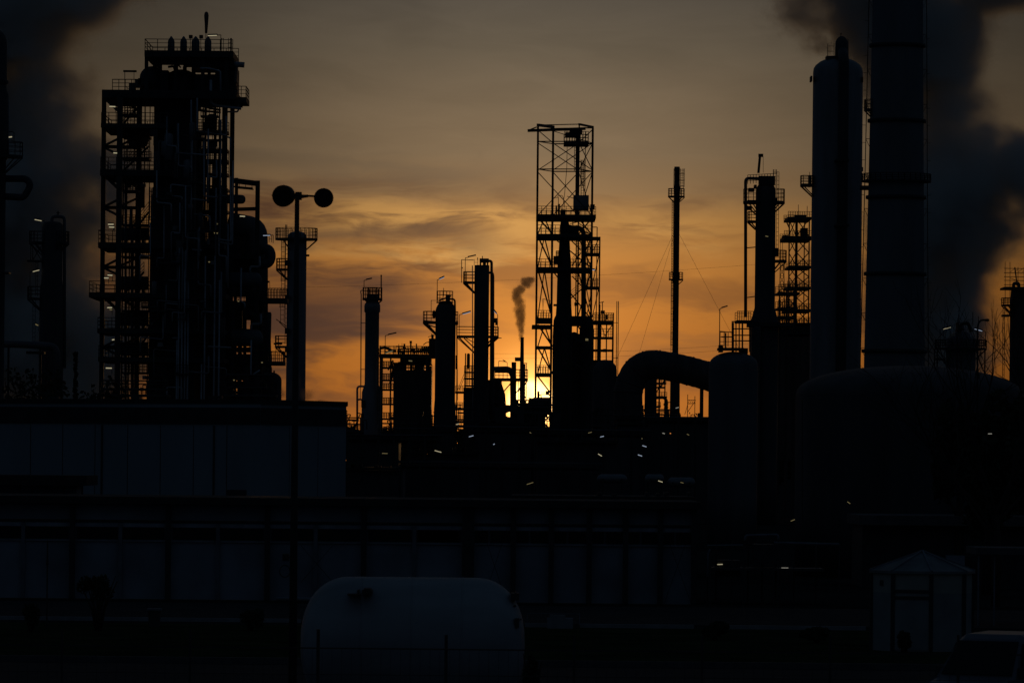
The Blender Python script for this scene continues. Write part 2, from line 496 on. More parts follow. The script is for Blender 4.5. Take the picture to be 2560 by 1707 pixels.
# ---- short column beside it
T('refinery_column', 'short dark column with gooseneck top between the left edge and the big structure', 'column', 128, 600, G_COL)
M().shell(129, domeprof(24, 553, 560) + [(26, 562), (26, 700), (30, 730), (31, 1000)], yref=740).build('shell', 'vessel_dark')
M().pipe([(129, 560), (130, 541), (161, 542), (161, 920)], 4, bend=10).build('gooseneck_pipe', 'vessel')
M().pbar(145, 528, 145, 541, 3).pbar(141, 532, 149, 532, 2).build('vent_valve', 'steel')
ring(129, 26, 57, 605, 135, 225, 6, 26, yref=640)
ring(129, 26, 44, 605, 300, 420, 6, 26, yref=640)
m = M(); m.vbar(77, 612, 650, 2).vbar(82, 612, 650, 2).pbar(82, 615, 103, 650, 2).pbar(103, 615, 82, 650, 2).pbox(67, 650, 103, 654, -1, 1); m.build('support_frame', 'steel')
ring(129, 28, 61, 745, 150, 215, 5, 28, yref=740)
m = M(); m.ladder(92, 655, 740, 5).ladder(85, 750, 860, 6); m.build('ladder', 'steel')
lamp(112, 553, 560, -26, -5, 'tube_warm')
lamp(75, 680, 745, 24, -6, 'tube_warm')
tubelight(92, 812, 8, 25, 'tube_dim')
# ---- insulated pipe at the far left
T('overhead_pipe', 'thick insulated pipe running past the short column at far left', 'pipe', 60, 560)
M().pipe([(-60, 858), (60, 861), (142, 866), (142, 1000)], 9, bend=22, n=12).build('pipe', 'vessel')
m = M(); m.leg(20, 868, 5); m.leg(100, 870, 5); m.pbox(65, 878, 110, 884, -1, 1); m.build('support', 'steel')

# ---- the big structure
G_LEV = 'levels'
T('process_structure', 'huge steel frame packed with vessels and pipes, tallest on the left', 'process structure', 400, 520)
for x, y0, w, v in ((257, 226, 11, 0), (297, 240, 14, -4), (345, 240, 12, 8), (560, 255, 12, 0), (578, 240, 11, 6), (480, 240, 10, -2)):
    M().leg(x, y0, w, v, 600).build('leg', 'steel')
deck(255, 590, 226, 20, -4, 9, name='roof_deck')
levels = [(309, 11, 252, 420, 27), (424, 16, 250, 430, 30), (607, 14, 245, 560, 30), (732, 13, 222, 565, 28), (822, 12, 243, 560, 27), (893, 12, 245, 560, 28)]
for y, t, x0, x1, h in levels:
    deck(x0, x1, y, t, -4, 9, h, 9, 'flb')
m = M()
for y in (367, 519, 668, 868):
    m.pbar(257, y, 345, y + 1, 8, 0); m.pbar(257, y, 345, y + 1, 7, 8)
m.build('tie_beam', 'steel')
m = M()
for nod in (367, 519, 668, 868):
    m.pbar(262, nod - 3, 296, nod - 20, 4.5, 0, -4); m.pbar(262, nod + 3, 296, nod + 20, 4.5, 0, -4)
    m.pbar(300, nod - 3, 345, nod - 24, 4.5, -4, 8)
for y0 in (246, 440, 745):
    m.pbar(262, y0, 296, y0 + 32, 5.5, 0, -4); m.pbar(304, y0, 345, y0 + 30, 5, -4, 8)
m.build('bracing', 'steel')
m = M()
for (x0, y0, x1, y1) in ((309, 309, 352, 262), (340, 262, 312, 240), (312, 424, 372, 366), (352, 366, 318, 330), (312, 607, 372, 530), (312, 732, 360, 680), (330, 893, 372, 835)):
    for v in (1, 3):
        m.pbar(x0, y0, x1, y1, 5, v)
        for k in (8, 16, 25):
            m.pbar(x0, y0 - k, x1, y1 - k, 1.3, v)
        for i in range(6):
            t = i / 5; m.pbar(x0 + (x1 - x0) * t, y0 + (y1 - y0) * t, x0 + (x1 - x0) * t, y0 + (y1 - y0) * t - 25, 1.3, v)
m.build('staircase', 'steel')
# upper block
deck(361, 583, 127, 16, -3, 8, 28, 7, 'fbl', name='top_deck')
m = M()
for x, w, v in ((366, 9, -2), (399, 12, 4), (440, 10, 0), (484, 10, 3), (507, 9, -2), (523, 8, 5), (545, 14, 0), (566, 10, -2), (579, 8, 4)):
    m.vbar(x, 140, 232, w, v)
m.build('upper_post', 'steel')
m = M(); m.pbar(420, 154, 480, 153, 4, 2).pbox(480, 150, 585, 170, -1, 6).pbox(540, 168, 590, 245, 0, 6).pbox(486, 186, 548, 236, 0, 6).pbox(400, 176, 420, 236, 0, 4).pbox(350, 213, 590, 228, 5, 9)
m.build('floor_beam', 'steel')
m = M()
for x in (371, 405, 414): m.pbar(x, 143, x + 6, 158, 2.4, 0)
m.pbar(377, 146, 389, 147, 2.4).pbar(415, 143, 411, 160, 4).pbar(480, 153, 484, 168, 5)
m.build('knee_brace', 'steel')
deck(566, 616, 243, 13, -3, 3, 27, 4, 'fr', name='side_platform')
M().pbox(586, 226, 594, 242, -1, 1).pbox(588, 165, 593, 185, -1, 1).pbox(586, 185, 592, 206, -1, 1).build('control_box', 'steel_grey')
ladd = M(); ladd.ladder(556, 96, 130, 5, -3).ladder(575, 96, 128, 8, -3).pbar(577, 96, 577, 140, 3, -3); ladd.build('ladder', 'steel')
for x, w in ((428, 17), (459, 17), (489, 20), (520, 17)):
    M().shell(x, [(.5, 91), (2, 92), (w * .3, 97), (w * .5, 103), (w * .52, 127), (w * .3, 135)], ground=False, v=1, yref=110, n=16).build('relief_stack', 'steel_grey')
M().pbox(472, 88, 481, 96, 2, 2.6).build('signal_box', 'steel')
M().pbox(498, 88, 507, 96, 2, 2.6).build('signal_box', 'steel')
M().pbar(476, 96, 476, 127, 1.4, 2).pbar(502, 96, 502, 127, 1.4, 2).build('box_post', 'steel')
lamp(552, 88, 127, -33, 1, 'tube_warm', v=-3.2)
m = M().pbox(308, 176, 341, 180.5, -2, -1.6).pbar(312, 180, 312, 226, 1.6, -2).pbar(335, 180, 335, 226, 1.2, -2); m.build('light_bar', 'steel')
m = M(); m.rail([(281, 226, -3.5), (345, 226, -3.5)], 27, 4).rail([(281, 226, -3.5), (281, 226, 6)], 27, 3).rail([(281, 226, 6), (345, 226, 6)], 27, 4); m.build('railing', 'steel')
M().pbox(322, 208, 338, 226, 0, 1.5).pbox(337, 198, 352, 218, 0, 1.5).build('pump_box', 'steel_grey')
# horizontal pipes that stick out on the right
M().pipe([(560, 161), (600, 162), (611, 163)], 7, n=12).build('side_pipe', 'pipe')
M().pipe([(527, 200), (527, 258), (540, 264), (603, 272)], 3.6, n=10, bend=8, v=-3).build('side_pipe', 'pipe')
M().pipe([(566, 280), (593, 280), (596, 276), (596, 256)], 2.2, v=-2).build('side_pipe', 'pipe')
M().pipe([(500, 171), (520, 171), (551, 178), (552, 232)], 2.4, v=-3).build('side_pipe', 'pipe')
# vertical and jogging pipes on the front of the block
runs = [[(478, 250), (479, 467), (427, 461), (427, 490), (455, 492), (457, 608)],
        [(493, 245), (493, 328), (545, 336), (566, 338)],
        [(520, 330), (520, 440), (518, 502), (478, 497), (478, 565)],
        [(541, 400), (542, 445), (521, 440), (520, 500)],
        [(484, 535), (524, 540), (526, 580), (470, 581), (466, 640)],
        [(498, 568), (499, 640)],
        [(582, 402), (581, 612), (545, 604)], [(576, 440), (577, 603), (545, 598)],
        [(552, 300), (551, 470), (550, 600)], [(540, 470), (539, 640)],
        [(480, 624), (505, 626)], [(566, 343), (576, 344), (576, 404)], [(565, 290), (566, 345)],
        [(603, 670), (602, 755), (612, 757), (612, 770)], [(570, 560), (570, 720)],
        [(628, 850), (627, 940), (650, 925)], [(430, 845), (452, 845), (452, 780)],
        [(417, 968), (455, 968), (455, 1000)], [(417, 968), (417, 1000)], [(520, 866), (578, 869)]]
for i, rr in enumerate(runs):
    M().pipe([(a, b, -5.2 - .25 * (i % 4)) for a, b in rr], 2.1, bend=5).build('pipe', 'pipe')
for x, y0 in ((447, 620), (455, 625), (463, 625), (443, 850), (470, 700), (512, 640), (536, 640), (548, 700), (505, 910)):
    q = p(x, 800, -5.5); M().tube([(q.x, q.y, 0), (q.x, q.y, p(x, y0, -5.5).z)], 2.2 * s(), 8).build('riser_pipe', 'pipe')
rr = random.Random(11)
for i in range(30):
    x, y, h, w = rr.uniform(370, 560), rr.uniform(262, 900), rr.uniform(30, 150), rr.choice((-1, 1)) * rr.uniform(15, 70)
    x2 = min(566, max(350, x + w)); v = -4.6 - rr.uniform(.2, 2)
    pth = [(x, y, v), (x, y + h, v), (x2, y + h + (x2 - x) * .1, v)]
    if rr.random() < .6: pth.append((x2, y + h + rr.uniform(20, 80), v))
    M().pipe(pth, rr.uniform(1.0, 2.3), bend=5).build('pipe', rr.choice(('pipe', 'pipe', 'clad')))
for i in range(16):
    x, y, w = rr.uniform(350, 520), rr.choice((290, 345, 455, 500, 545, 575, 650, 690, 770, 850, 930)) + rr.uniform(-6, 6), rr.uniform(24, 60)
    deck(x, x + w, y, 4, -6.2, -4.2, 22, max(3, int(w / 9)), 'f')
for i in range(22):
    x, y, w, h = rr.uniform(350, 560), rr.uniform(260, 960), rr.uniform(4, 13), rr.uniform(5, 16)
    M().pbox(x, y, x + w, y + h, -5.6, -4.6).build('control_box', rr.choice(('steel_grey', 'vessel_dark', 'clad')))
for i in range(9):
    x, y, r, h = rr.uniform(360, 550), rr.uniform(280, 900), rr.uniform(6, 12), rr.uniform(30, 70)
    M().shell(x, domeprof(r, y, y + r * .6, 4) + [(r, y + h), (r * .4, y + h + r * .5)], ground=False, v=-5.2, n=14).build('pot', rr.choice(('vessel', 'clad')))
for i in range(7):
    M().ladder(rr.uniform(350, 560), 0 + (y := rr.uniform(280, 850)), y + rr.uniform(50, 110), 6, -6.3, rr.random() < .5).build('ladder', 'steel_grey')
for x, y0, y1, v in ((311, 246, 430, 6), (318, 250, 610, 7), (336, 246, 424, 5), (352, 246, 730, 7), (362, 240, 480, 6), (306, 440, 1000, 5), (322, 620, 1000, 7), (338, 430, 900, 6), (372, 236, 1000, 6)):
    M().vbar(x, y0, y1, rr.uniform(1.6, 4.2), v).build('riser_pipe', 'vessel_dark')
for x0, x1, y in ((304, 346, 285), (304, 372, 340), (304, 372, 395), (304, 346, 475), (304, 372, 560), (304, 372, 640), (304, 372, 775), (304, 372, 930)):
    deck(x0, x1, y, 4, 4, 8, 22, 6, 'fb')
# lights of the structure
for x, y, ln, an, mt in ((281, 267, 15, 3, 'tube_warm'), (288, 383, 9, 4, 'tube_warm'), (277, 561, 14, 0, 'tube_warm'), (279, 568, 13, 2, 'tube_warm'),
                         (275, 688, 12, 4, 'tube_warm'), (266, 695, 11, 0, 'tube_warm'), (274, 769, 12, 0, 'tube_warm'), (277, 774, 7, 10, 'tube_dim'), (283, 849, 6, -10, 'tube_warm'),
                         (272, 920, 15, 1, 'tube_warm'), (540, 583, 10, 3, 'tube_dim'), (543, 560, 6, 3, 'tube_dim'), (523, 655, 4, 0, 'tube_dim'), (596, 753, 4, 0, 'tube_dim')):
    tubelight(x, y, ln, an, mt, -4.6)
# equipment inside the frame
G_V = 'vessels inside the big structure'
T('pressure_vessel', 'vertical vessel with domed head in the big structure, left one under the top deck', 'vessel', 380, 522, G_V)
M().shell(380, domeprof(31, 166, 195) + [(31, 226)], yref=200, v=1, ground=False).build('head', 'vessel_dark')
M().shell(400, [(18, 228), (18, 470), (24, 500), (26, 1000)], yref=600, v=1).build('shell', 'vessel_dark')
M().pbox(345, 196, 362, 214, -2, 2).build('nozzle', 'steel')
M().pipe([(388, 168), (388, 140)], 6, v=1).build('top_pipe', 'vessel_dark')
T('pressure_vessel', 'vertical vessel with wide domed head in the big structure, right of its twin', 'vessel', 448, 522, G_V)
M().shell(449, domeprof(40, 174, 200) + [(40, 1000)], yref=600, v=0).build('shell', 'vessel_dark')
M().pipe([(440, 176), (440, 140)], 5.5, v=0).build('top_pipe', 'vessel_dark')
M().pipe([(420, 168), (435, 166), (437, 176)], 3, v=0).pipe([(430, 160), (446, 163), (452, 170)], 2, v=0).build('valve', 'steel')
M().pipe([(462, 178), (462, 164), (500, 164)], 5, v=0, bend=6).build('side_pipe', 'vessel_dark')
T('pressure_vessel', 'vertical vessel low in the big structure beside the riser pipes', 'vessel', 520, 522, G_V)
M().shell(521, domeprof(38, 618, 640) + [(38, 1000)], yref=800, v=3).build('shell', 'vessel_dark')
M().pipe([(520, 622), (520, 600), (545, 600)], 6, v=3, bend=8).build('top_pipe', 'vessel_dark')
T('heat_exchanger', 'squat rounded exchanger hung on the left side of the big structure', 'heat exchanger', 340, 522)
M().shell(345, domeprof(29, 312, 324) + [(29, 347), (22, 366), (12, 371)], ground=False, v=3).build('shell', 'vessel')
M().pipe([(322, 470), (322, 462), (330, 458), (352, 458), (357, 466), (357, 520)], 5, v=2, bend=8).build('pipe', 'vessel')
M().pipe([(328, 520), (328, 600)], 4, v=2).pipe([(314, 450), (314, 1000)], 3, v=2).pipe([(330, 560), (331, 1000)], 4, v=4).build('downpipe', 'vessel')
for x0, x1, y, r, lb in ((300, 372, 585, 16, 'horizontal exchanger drum on the fourth level of the big structure'), (300, 372, 708, 17, 'horizontal exchanger drum on the fifth level of the big structure'), (300, 372, 798, 17, 'horizontal exchanger drum on the sixth level of the big structure'), (300, 372, 872, 17, 'horizontal exchanger drum on the seventh level of the big structure')):
    T('exchanger_drum', lb, 'heat exchanger', (x0 + x1) / 2, 523, 'exchanger drums inside the big structure')
    M().pipe([(x0, y), (x0 + 4, y), (x1 - 4, y), (x1, y)], r, bend=0, n=18, v=5).build('shell', 'vessel_dark')
    M().pbox(x0 + 10, y, x0 + 18, y + r + 6, 4, 6).pbox(x1 - 18, y, x1 - 10, y + r + 6, 4, 6).build('saddle', 'steel')
# cross of dark equipment and small decks in the right half
T('pipe_bridge_frame', 'open steel frame with gratings on the right flank of the big structure', 'steel frame', 530, 524)
for x, w in ((490, 7), (511, 6), (535, 6), (556, 7)):
    M().leg(x, 250, w, 5, 600).build('leg', 'steel')
for y, h in ((326, 26), (372, 0), (398, 24), (432, 26), (470, 0), (525, 0), (570, 26), (640, 0), (690, 26)):
    deck(482, 568, y, 7, 3, 7, h, 8, 'fb')
m = M()
for (x0, y0, x1, y1) in ((484, 262, 552, 276), (484, 275, 552, 282), (500, 380, 548, 376), (505, 352, 560, 350), (482, 465, 568, 467)):
    m.pbar(x0, y0, x1, y1, 5, 4)
m.build('cross_beam', 'steel')
for x, y0, y1, w in ((530, 285, 325, 26), (500, 335, 372, 10), (497, 378, 432, 16), (528, 352, 372, 14), (508, 405, 436, 18), (540, 405, 470, 20), (493, 475, 525, 18), (530, 530, 570, 18), (500, 575, 640, 30), (545, 600, 690, 22)):
    M().shell(x, domeprof(w / 2, y0, y0 + w / 4) + [(w / 2, y1)], ground=False, v=5, n=14).build('pot', 'vessel_dark')
m = M()
for x in (484, 505, 517, 523, 546, 563): m.leg(x, 250 + (x % 7) * 20, 3.6, 6, 600)
m.build('riser_pipe', 'vessel_dark')

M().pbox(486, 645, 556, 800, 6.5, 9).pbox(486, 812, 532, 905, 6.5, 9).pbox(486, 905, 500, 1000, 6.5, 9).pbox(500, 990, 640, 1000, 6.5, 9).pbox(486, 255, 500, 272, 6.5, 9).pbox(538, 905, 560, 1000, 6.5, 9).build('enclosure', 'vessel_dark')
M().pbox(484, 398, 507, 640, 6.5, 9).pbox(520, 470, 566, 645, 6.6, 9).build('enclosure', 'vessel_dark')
# ---- annexe with drum and big bent duct
T('annexe_frame', 'lower steel annexe with portal top right of the big structure', 'process structure', 620, 526)
M().leg(643, 452, 11, -2, 600).build('leg', 'steel')
M().leg(590, 445, 8, 4, 600).build('leg', 'steel')
M().leg(632, 760, 12, 3, 860).build('leg', 'steel')
m = M(); m.pbar(585, 452, 649, 460, 13, -2).pbar(580, 524, 645, 522, 9, -2).pbar(575, 466, 632, 471, 4, -1).pbar(590, 470, 634, 474, 3, -1)
for x in (598, 614, 630): m.pbar(x, 458, x, 470, 1.4, -1)
m.build('beam', 'steel')
deck(560, 655, 640, 8, 0, 8, 0); deck(655, 718, 745, 12, -1, 3, 24, 8, 'fb'); deck(560, 660, 752, 14, 0, 8, 22, 8, 'f'); deck(640, 709, 903, 9, -1, 4, 25, 7, 'fbr')
deck(545, 640, 822, 12, 2, 8, 0); deck(550, 640, 868, 10, 2, 8, 24, 6, 'f'); deck(545, 660, 955, 12, 0, 8, 0)
for x, w, v in ((600, 10, 2), (612, 8, 0), (573, 10, 2), (582, 8, -2), (650, 9, 2), (563, 12, 3)):
    M().leg(x, 760, w, v, 880).build('leg', 'steel')
m = M()
for (x0, y0, x1, y1) in ((536, 878, 660, 868), (536, 903, 600, 905), (500, 930, 640, 930), (500, 958, 600, 957), (536, 980, 600, 981)): m.pbar(x0, y0, x1, y1, 7, 1)
m.build('beam', 'steel')
tubelight(606, 541, 13, 3, 'tube_warm', -6); 
lamp(683, 588, 608, -26, 0, 'tube_cool', v=-4)
M().ladder(676, 588, 606, 6, -3).build('ladder', 'steel')
M().pbox(660, 702, 672, 706, -1, 0).pbar(674, 702, 675, 724, 1, -1).build('stub', 'steel')
for x, y, ln, mt in ((585, 950, 4, 'tube_dim'), (655, 906, 4, 'tube_dim')): tubelight(x, y, ln, 0, mt, -4)
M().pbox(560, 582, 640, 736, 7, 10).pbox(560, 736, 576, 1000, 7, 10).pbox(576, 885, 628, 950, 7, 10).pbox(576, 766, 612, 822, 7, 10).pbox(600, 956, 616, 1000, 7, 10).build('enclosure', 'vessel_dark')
T('horizontal_drum', 'small horizontal drum with round end under the annexe portal', 'drum', 575, 526)
q = p(540, 497); e = p(614, 499)
M().tube([q, q.lerp(e, .84), q.lerp(e, .91), q.lerp(e, .96), q.lerp(e, .99), e], [11.5 * s(), 11.5 * s(), 10.8 * s(), 8.5 * s(), 5 * s(), .5 * s()], 18).build('shell', 'vessel')
M().pbox(560, 505, 566, 522, -.3, .3).pbox(588, 505, 594, 522, -.3, .3).build('saddle', 'steel')
T('bent_duct', 'big insulated duct bending down on the right of the annexe', 'duct', 640, 526)
M().pipe([(570, 558), (640, 571), (642, 610), (642, 800)], 28, n=22, bend=52, v=4).build('duct', 'vessel')
m = M(); m.pipe([(642, 625), (672, 622), (678, 640), (672, 658), (640, 662)], 13, n=14, bend=16, v=2); m.build('return_bend', 'vessel')
M().pipe([(642, 690), (643, 720), (636, 760)], 20, n=18, v=4).build('reducer', 'vessel')
M().pipe([(560, 770), (616, 768), (632, 790), (660, 790)], 8, n=12, bend=16, v=1).build('branch_pipe', 'vessel')
T('pressure_vessel', 'stout dark vessel standing inside the annexe', 'vessel', 600, 528, G_V)
M().shell(585, domeprof(34, 628, 642) + [(34, 742)], ground=False, v=6).build('shell', 'vessel_dark')
M().shell(640, domeprof(16, 905, 915) + [(16, 1000)], v=2).build('pot', 'vessel_dark')
for x0, x1, y, r, lb in ((572, 655, 700, 19, 'upper of two round ended drums stacked on the right flank of the annexe'), (575, 658, 845, 21, 'lower of two round ended drums stacked on the right flank of the annexe')):
    T('exchanger_drum', lb, 'drum', 615, 525, 'drums stacked in the annexe')
    a, b = p(x0, y, -2), p(x1, y, -2); k = s()
    M().tube([a, a.lerp(b, .08), a.lerp(b, .8), a.lerp(b, .9), a.lerp(b, .96), b], [r * .8 * k, r * k, r * k, r * .88 * k, r * .6 * k, .1], 18).build('shell', 'vessel')
    M().pbox(x0 + 8, y + r - 3, x0 + 16, y + r + 14, -2.4, -1.6).pbox(x1 - 24, y + r - 3, x1 - 16, y + r + 14, -2.4, -1.6).build('saddle', 'steel')
    M().pipe([(x1 - 30, y - r + 2, -2), (x1 - 30, y - r - 14, -2), (x1 - 6, y - r - 14, -2), (x1 - 6, y - r - 40, -2)], 3.2, bend=6).build('nozzle_pipe', 'pipe')
T('vent_stack', 'plain ragged edged dark stack between annexe and white capped column', 'stack', 663, 540)
M().shell(664, [(12, 780), (14, 784), (13, 850), (15, 900), (14, 1000)], yref=880).build('shell', 'vessel_dark')
T('knockout_drum', 'squat drum with round end low beside the annexe', 'drum', 680, 536)
M().shell(676, domeprof(28, 930, 950) + [(28, 1000)], yref=960).build('shell', 'vessel_dark')
M().pipe([(676, 935), (676, 915), (640, 915)], 4, bend=6).build('top_pipe', 'vessel_dark')

# ---- windsock
T('windsock', 'limp windsock hanging upright above the top deck of the big structure', 'windsock', 516, 524)
M().pbar(516, 33, 514, 127, 1.6).build('mast', 'steel')
c0 = p(516, 40); k = s()
M().tube([p(516, 30), p(516, 33), p(516, 40), p(516, 60), p(515.3, 84)], [2 * k, 4.6 * k, 5.8 * k, 4.4 * k, 3 * k], 14).build('sock', 'fabric')

# ---- white capped column behind the lamp mast
T('refinery_column', 'pale column with one round crown platform, behind the tall lamp mast', 'column', 742, 560, G_COL)
M().shell(741, domeprof(24, 578, 592) + [(24.5, 1000)], yref=780).build('shell', 'clad')
ring(741, 24, 53, 596, 0, 360, 5, 25, n=28, yref=600)
for y, r in ((672, 52), (865, 53)):
    ring(741, 25, r, y, 150, 212, 5, 25, yref=780)
M().pbar(714, 562, 714, 600, 2, -1).pbar(717, 562, 717, 600, 2, -1).build('vent_pipe', 'steel')
m = M(); m.ladder(708, 600, 740, 7, 0, True).ladder(706, 750, 806, 9, 0, True).ladder(716, 600, 860, 5, -.3); m.build('ladder', 'steel')
m = M(); m.pbar(690, 798, 716, 815, 2).pbar(698, 805, 716, 822, 2).pbar(714, 745, 700, 757, 2).pbox(684, 857, 705, 861, -.5, .5).vbar(690, 861, 880, 1.5).vbar(700, 861, 880, 1.5); m.build('stay', 'steel')
M().pbox(766, 636, 773, 641, -.3, .3).build('nozzle', 'steel')
for y in (650, 738, 820, 866): M().pbox(712, y, 720, y + 14, -1.2, -.4).build('junction_box', 'steel')
# ================================================================ MIDDLE: columns against the glow
T('refinery_column', 'slim column with crown cage and a thin downpipe, leftmost against the orange sky', 'column', 930, 650, G_COL)
M().shell(930, [(14, 738), (15, 752), (16, 756), (19, 760), (20, 765), (20, 779), (17.5, 782), (17.5, 960), (24, 980), (25, 1100)], yref=850).build('shell', 'clad')
ring(931, 10, 25, 745, 0, 360, 6, 26, n=16, yref=745)
ring(931, 6, 14, 735, 0, 360, 3, 15, n=10, yref=735, bracket=False)
m = M()
for x in (918, 924, 939, 946): m.pbar(x, 722, x, 745, 2, -1)
m.pbox(934, 736, 942, 746, -1, 0).pbox(921, 738, 928, 745, -1, 0); m.build('valve', 'steel')
lamp(910, 701, 745, 20, -4)
M().pbar(953, 687, 953, 748, 3).pbar(951, 690, 955, 690, 2).build('vent_pipe', 'steel')
M().pipe([(910, 726), (901, 726), (903, 735), (902, 965)], 1.3, bend=5).pbar(902, 807, 914, 807, 1.5).pbar(902, 923, 914, 923, 1.5).build('downpipe', 'pipe')
M().pipe([(912, 966), (893, 965), (893, 1080)], 2.6, bend=9).pipe([(912, 1000), (898, 998), (893, 1000)], 2.2).pbar(901, 966, 901, 998, 1.5).build('loop_pipe', 'pipe')
M().ladder(947, 870, 1060, 4, -1, True).build('ladder', 'steel')
M().pbox(903, 1000, 912, 1018, -1, 1).build('junction_box', 'steel')

T('process_structure', 'low square structure with valves on its deck between the two left columns', 'process structure', 1020, 660)
deck(948, 1090, 885, 9, -2, 4, 20, 12, 'fbl', name='top_deck')
for x, w, v in ((953, 8, -2), (953, 5, 3), (976, 4, 0), (1066, 5, -2)): M().leg(x, 893, w, v, 990).build('leg', 'steel')
M().pbox(983, 926, 1078, 1100, -1, 6).build('furnace_box', 'vessel_dark')
M().pbox(1000, 893, 1078, 912, 0, 5).pbox(986, 906, 1012, 930, 0, 5).pbox(1040, 905, 1060, 928, 0, 5).build('duct', 'vessel_dark')
m = M(); m.pbar(978, 905, 985, 930, 6).pbar(975, 960, 983, 925, 6).pbar(970, 925, 983, 900, 4); m.build('strut', 'steel')
for y in (917, 948, 972, 1008, 1045, 1080): deck(952, 984, y, 4, -1, 3, 14, 5, 'fb')
m = M()
rr = random.Random(3)
for x in range(996, 1078, 5):
    h = rr.choice((8, 14, 20, 26, 12)); m.pbar(x, 885, x, 885 - h, rr.choice((1.6, 3, 4.5)), rr.uniform(-1, 3))
    if rr.random() < .5: m.pbox(x - 3, 885 - h * .7, x + 4, 885 - h * .7 + 5, 0, 1)
for (x0, y0, x1, y1, w) in ((996, 872, 1078, 871, 3), (1000, 878, 1070, 878, 4), (1058, 862, 1066, 856, 2), (1066, 856, 1082, 854, 2), (990, 866, 1010, 866, 2)): m.pbar(x0, y0, x1, y1, w)
m.build('valve_manifold', 'steel')
m = M(); m.pbox(1072, 846, 1088, 890, -1, 2).pbox(1078, 836, 1084, 846, 0, 1).pbar(1070, 842, 1088, 838, 1.6).pbar(1079, 834, 1079, 848, 1.6); m.build('analyser_box', 'steel')
M().pipe([(950, 870), (966, 868), (976, 876), (990, 878)], 3.4, bend=8).build('pipe', 'steel')
lamp(963, 839, 885, 28, -6)
tubelight(973, 880, 20, -18, 'tube_dim', -2.5)
tubelight(1026, 902, 9, 5, 'tube_dim', -2.5)
M().pbar(990, 868, 990, 893, 1.6).pbar(997, 860, 997, 893, 1.6).build('vent_pipe', 'steel')
m = M(); m.pbar(1005, 858, 1005, 885, 1.2).pbar(1027, 855, 1027, 885, 4).pbar(1027, 852, 1027, 858, 6); m.build('vent_pipe', 'steel')

T('refinery_column', 'thick column with shouldered neck and left side platform, second against the orange sky', 'column', 1113, 640, G_COL)
M().shell(1113, [(3, 752), (14, 753), (16, 757), (20, 762), (24, 770), (25.5, 776), (25.5, 1000), (27, 1020), (29, 1100)], yref=900).build('shell', 'vessel_dark')
ring(1112, 12, 21, 755, 0, 360, 3, 27, n=14, yref=755, bracket=False)
M().pbar(1096, 752, 1128, 740, 4).pbox(1114, 736, 1124, 756, -1, 1).pbar(1117, 738, 1126, 748, 3).pbar(1109, 720, 1109, 740, 1.5).build('valve', 'steel')
M().pipe([(1118, 747), (1137, 748), (1138, 790)], 2.4, bend=6).build('pipe', 'steel')
ring(1113, 25, 56, 804, 150, 215, 6, 25, yref=800)
ring(1113, 25, 33, 804, -40, 40, 8, 25, yref=800, bracket=False)
q = M(); q.pbar(1058, 808, 1088, 818, 3, -1).pbar(1058, 803, 1088, 806, 6, -1); q.build('platform_beam', 'steel')
M().shell(1085, [(.5, 775), (4, 779), (5, 786), (4, 793), (.5, 796)], ground=False, n=12).build('manway', 'steel')
M().pbar(1078, 750, 1078, 803, 1.3).pbar(1078, 751, 1090, 751, 1).build('lightning_rod', 'steel')
lamp(1093, 700, 752, 18, -8, 'tube_cool')
M().pbox(1139, 888, 1143, 922, -1, 1).pbar(1142, 800, 1143, 1000, 3).build('downpipe', 'steel')

T('refinery_column', 'tallest slim column with stepped pipes and two platforms, left of the smoking stack', 'column', 1203, 640, G_COL)
M().shell(1203, [(18.5, 663), (18.5, 800), (19, 1100)], yref=860).build('shell', 'vessel_dark')
m = M(); m.pbox(1199, 646, 1222, 656, -.8, .8)
for x in (1201, 1209, 1213, 1219): m.vbar(x, 655, 664, 4, 0)
m.pbar(1206, 640, 1206, 647, 2).pbar(1194, 644, 1194, 650, 2); m.build('top_cap', 'vessel_dark')
M().pipe([(1216, 653), (1229, 652), (1229, 685), (1227, 1100)], 3.4, bend=8, v=.6).build('downpipe', 'vessel')
M().pipe([(1221, 682), (1231, 681), (1233, 690), (1233, 1100)], 3, bend=6).pipe([(1229, 728), (1233, 735)], 4).build('downpipe', 'vessel')
ring(1203, 18, 46, 704, 150, 215, 6, 24, yref=760)
M().pbar(1154, 649, 1154, 707, 1.8).pbar(1154, 649, 1184, 650, 1.6).pbar(1154, 669, 1157, 670, 3).build('davit_frame', 'steel')
M().ladder(1190, 648, 663, 9, -.4).build('ladder', 'steel')
lamp(1163, 645, 704, 27, -6)
ring(1203, 18, 62, 839, 155, 205, 6, 22, yref=840)
ring(1203, 18, 44, 839, -50, 30, 6, 22, yref=840)
M().pbar(1160, 845, 1185, 869, 3).pbar(1165, 845, 1184, 856, 2).pbar(1240, 845, 1234, 851, 2).pbar(1242, 845, 1254, 845, 2).build('stay', 'steel')
lamp(1148, 787, 839, 29, -8, 'tube_cool')
lamp(1244, 787, 839, -9, -11, 'tube_cool')
M().pbox(1235, 795, 1243, 806, -1, 1).pbox(1238, 804, 1244, 812, -1, 1).build('junction_box', 'steel')
M().pipe([(1181, 664), (1182, 1090)], 1.2, v=-1).build('conduit', 'pipe')

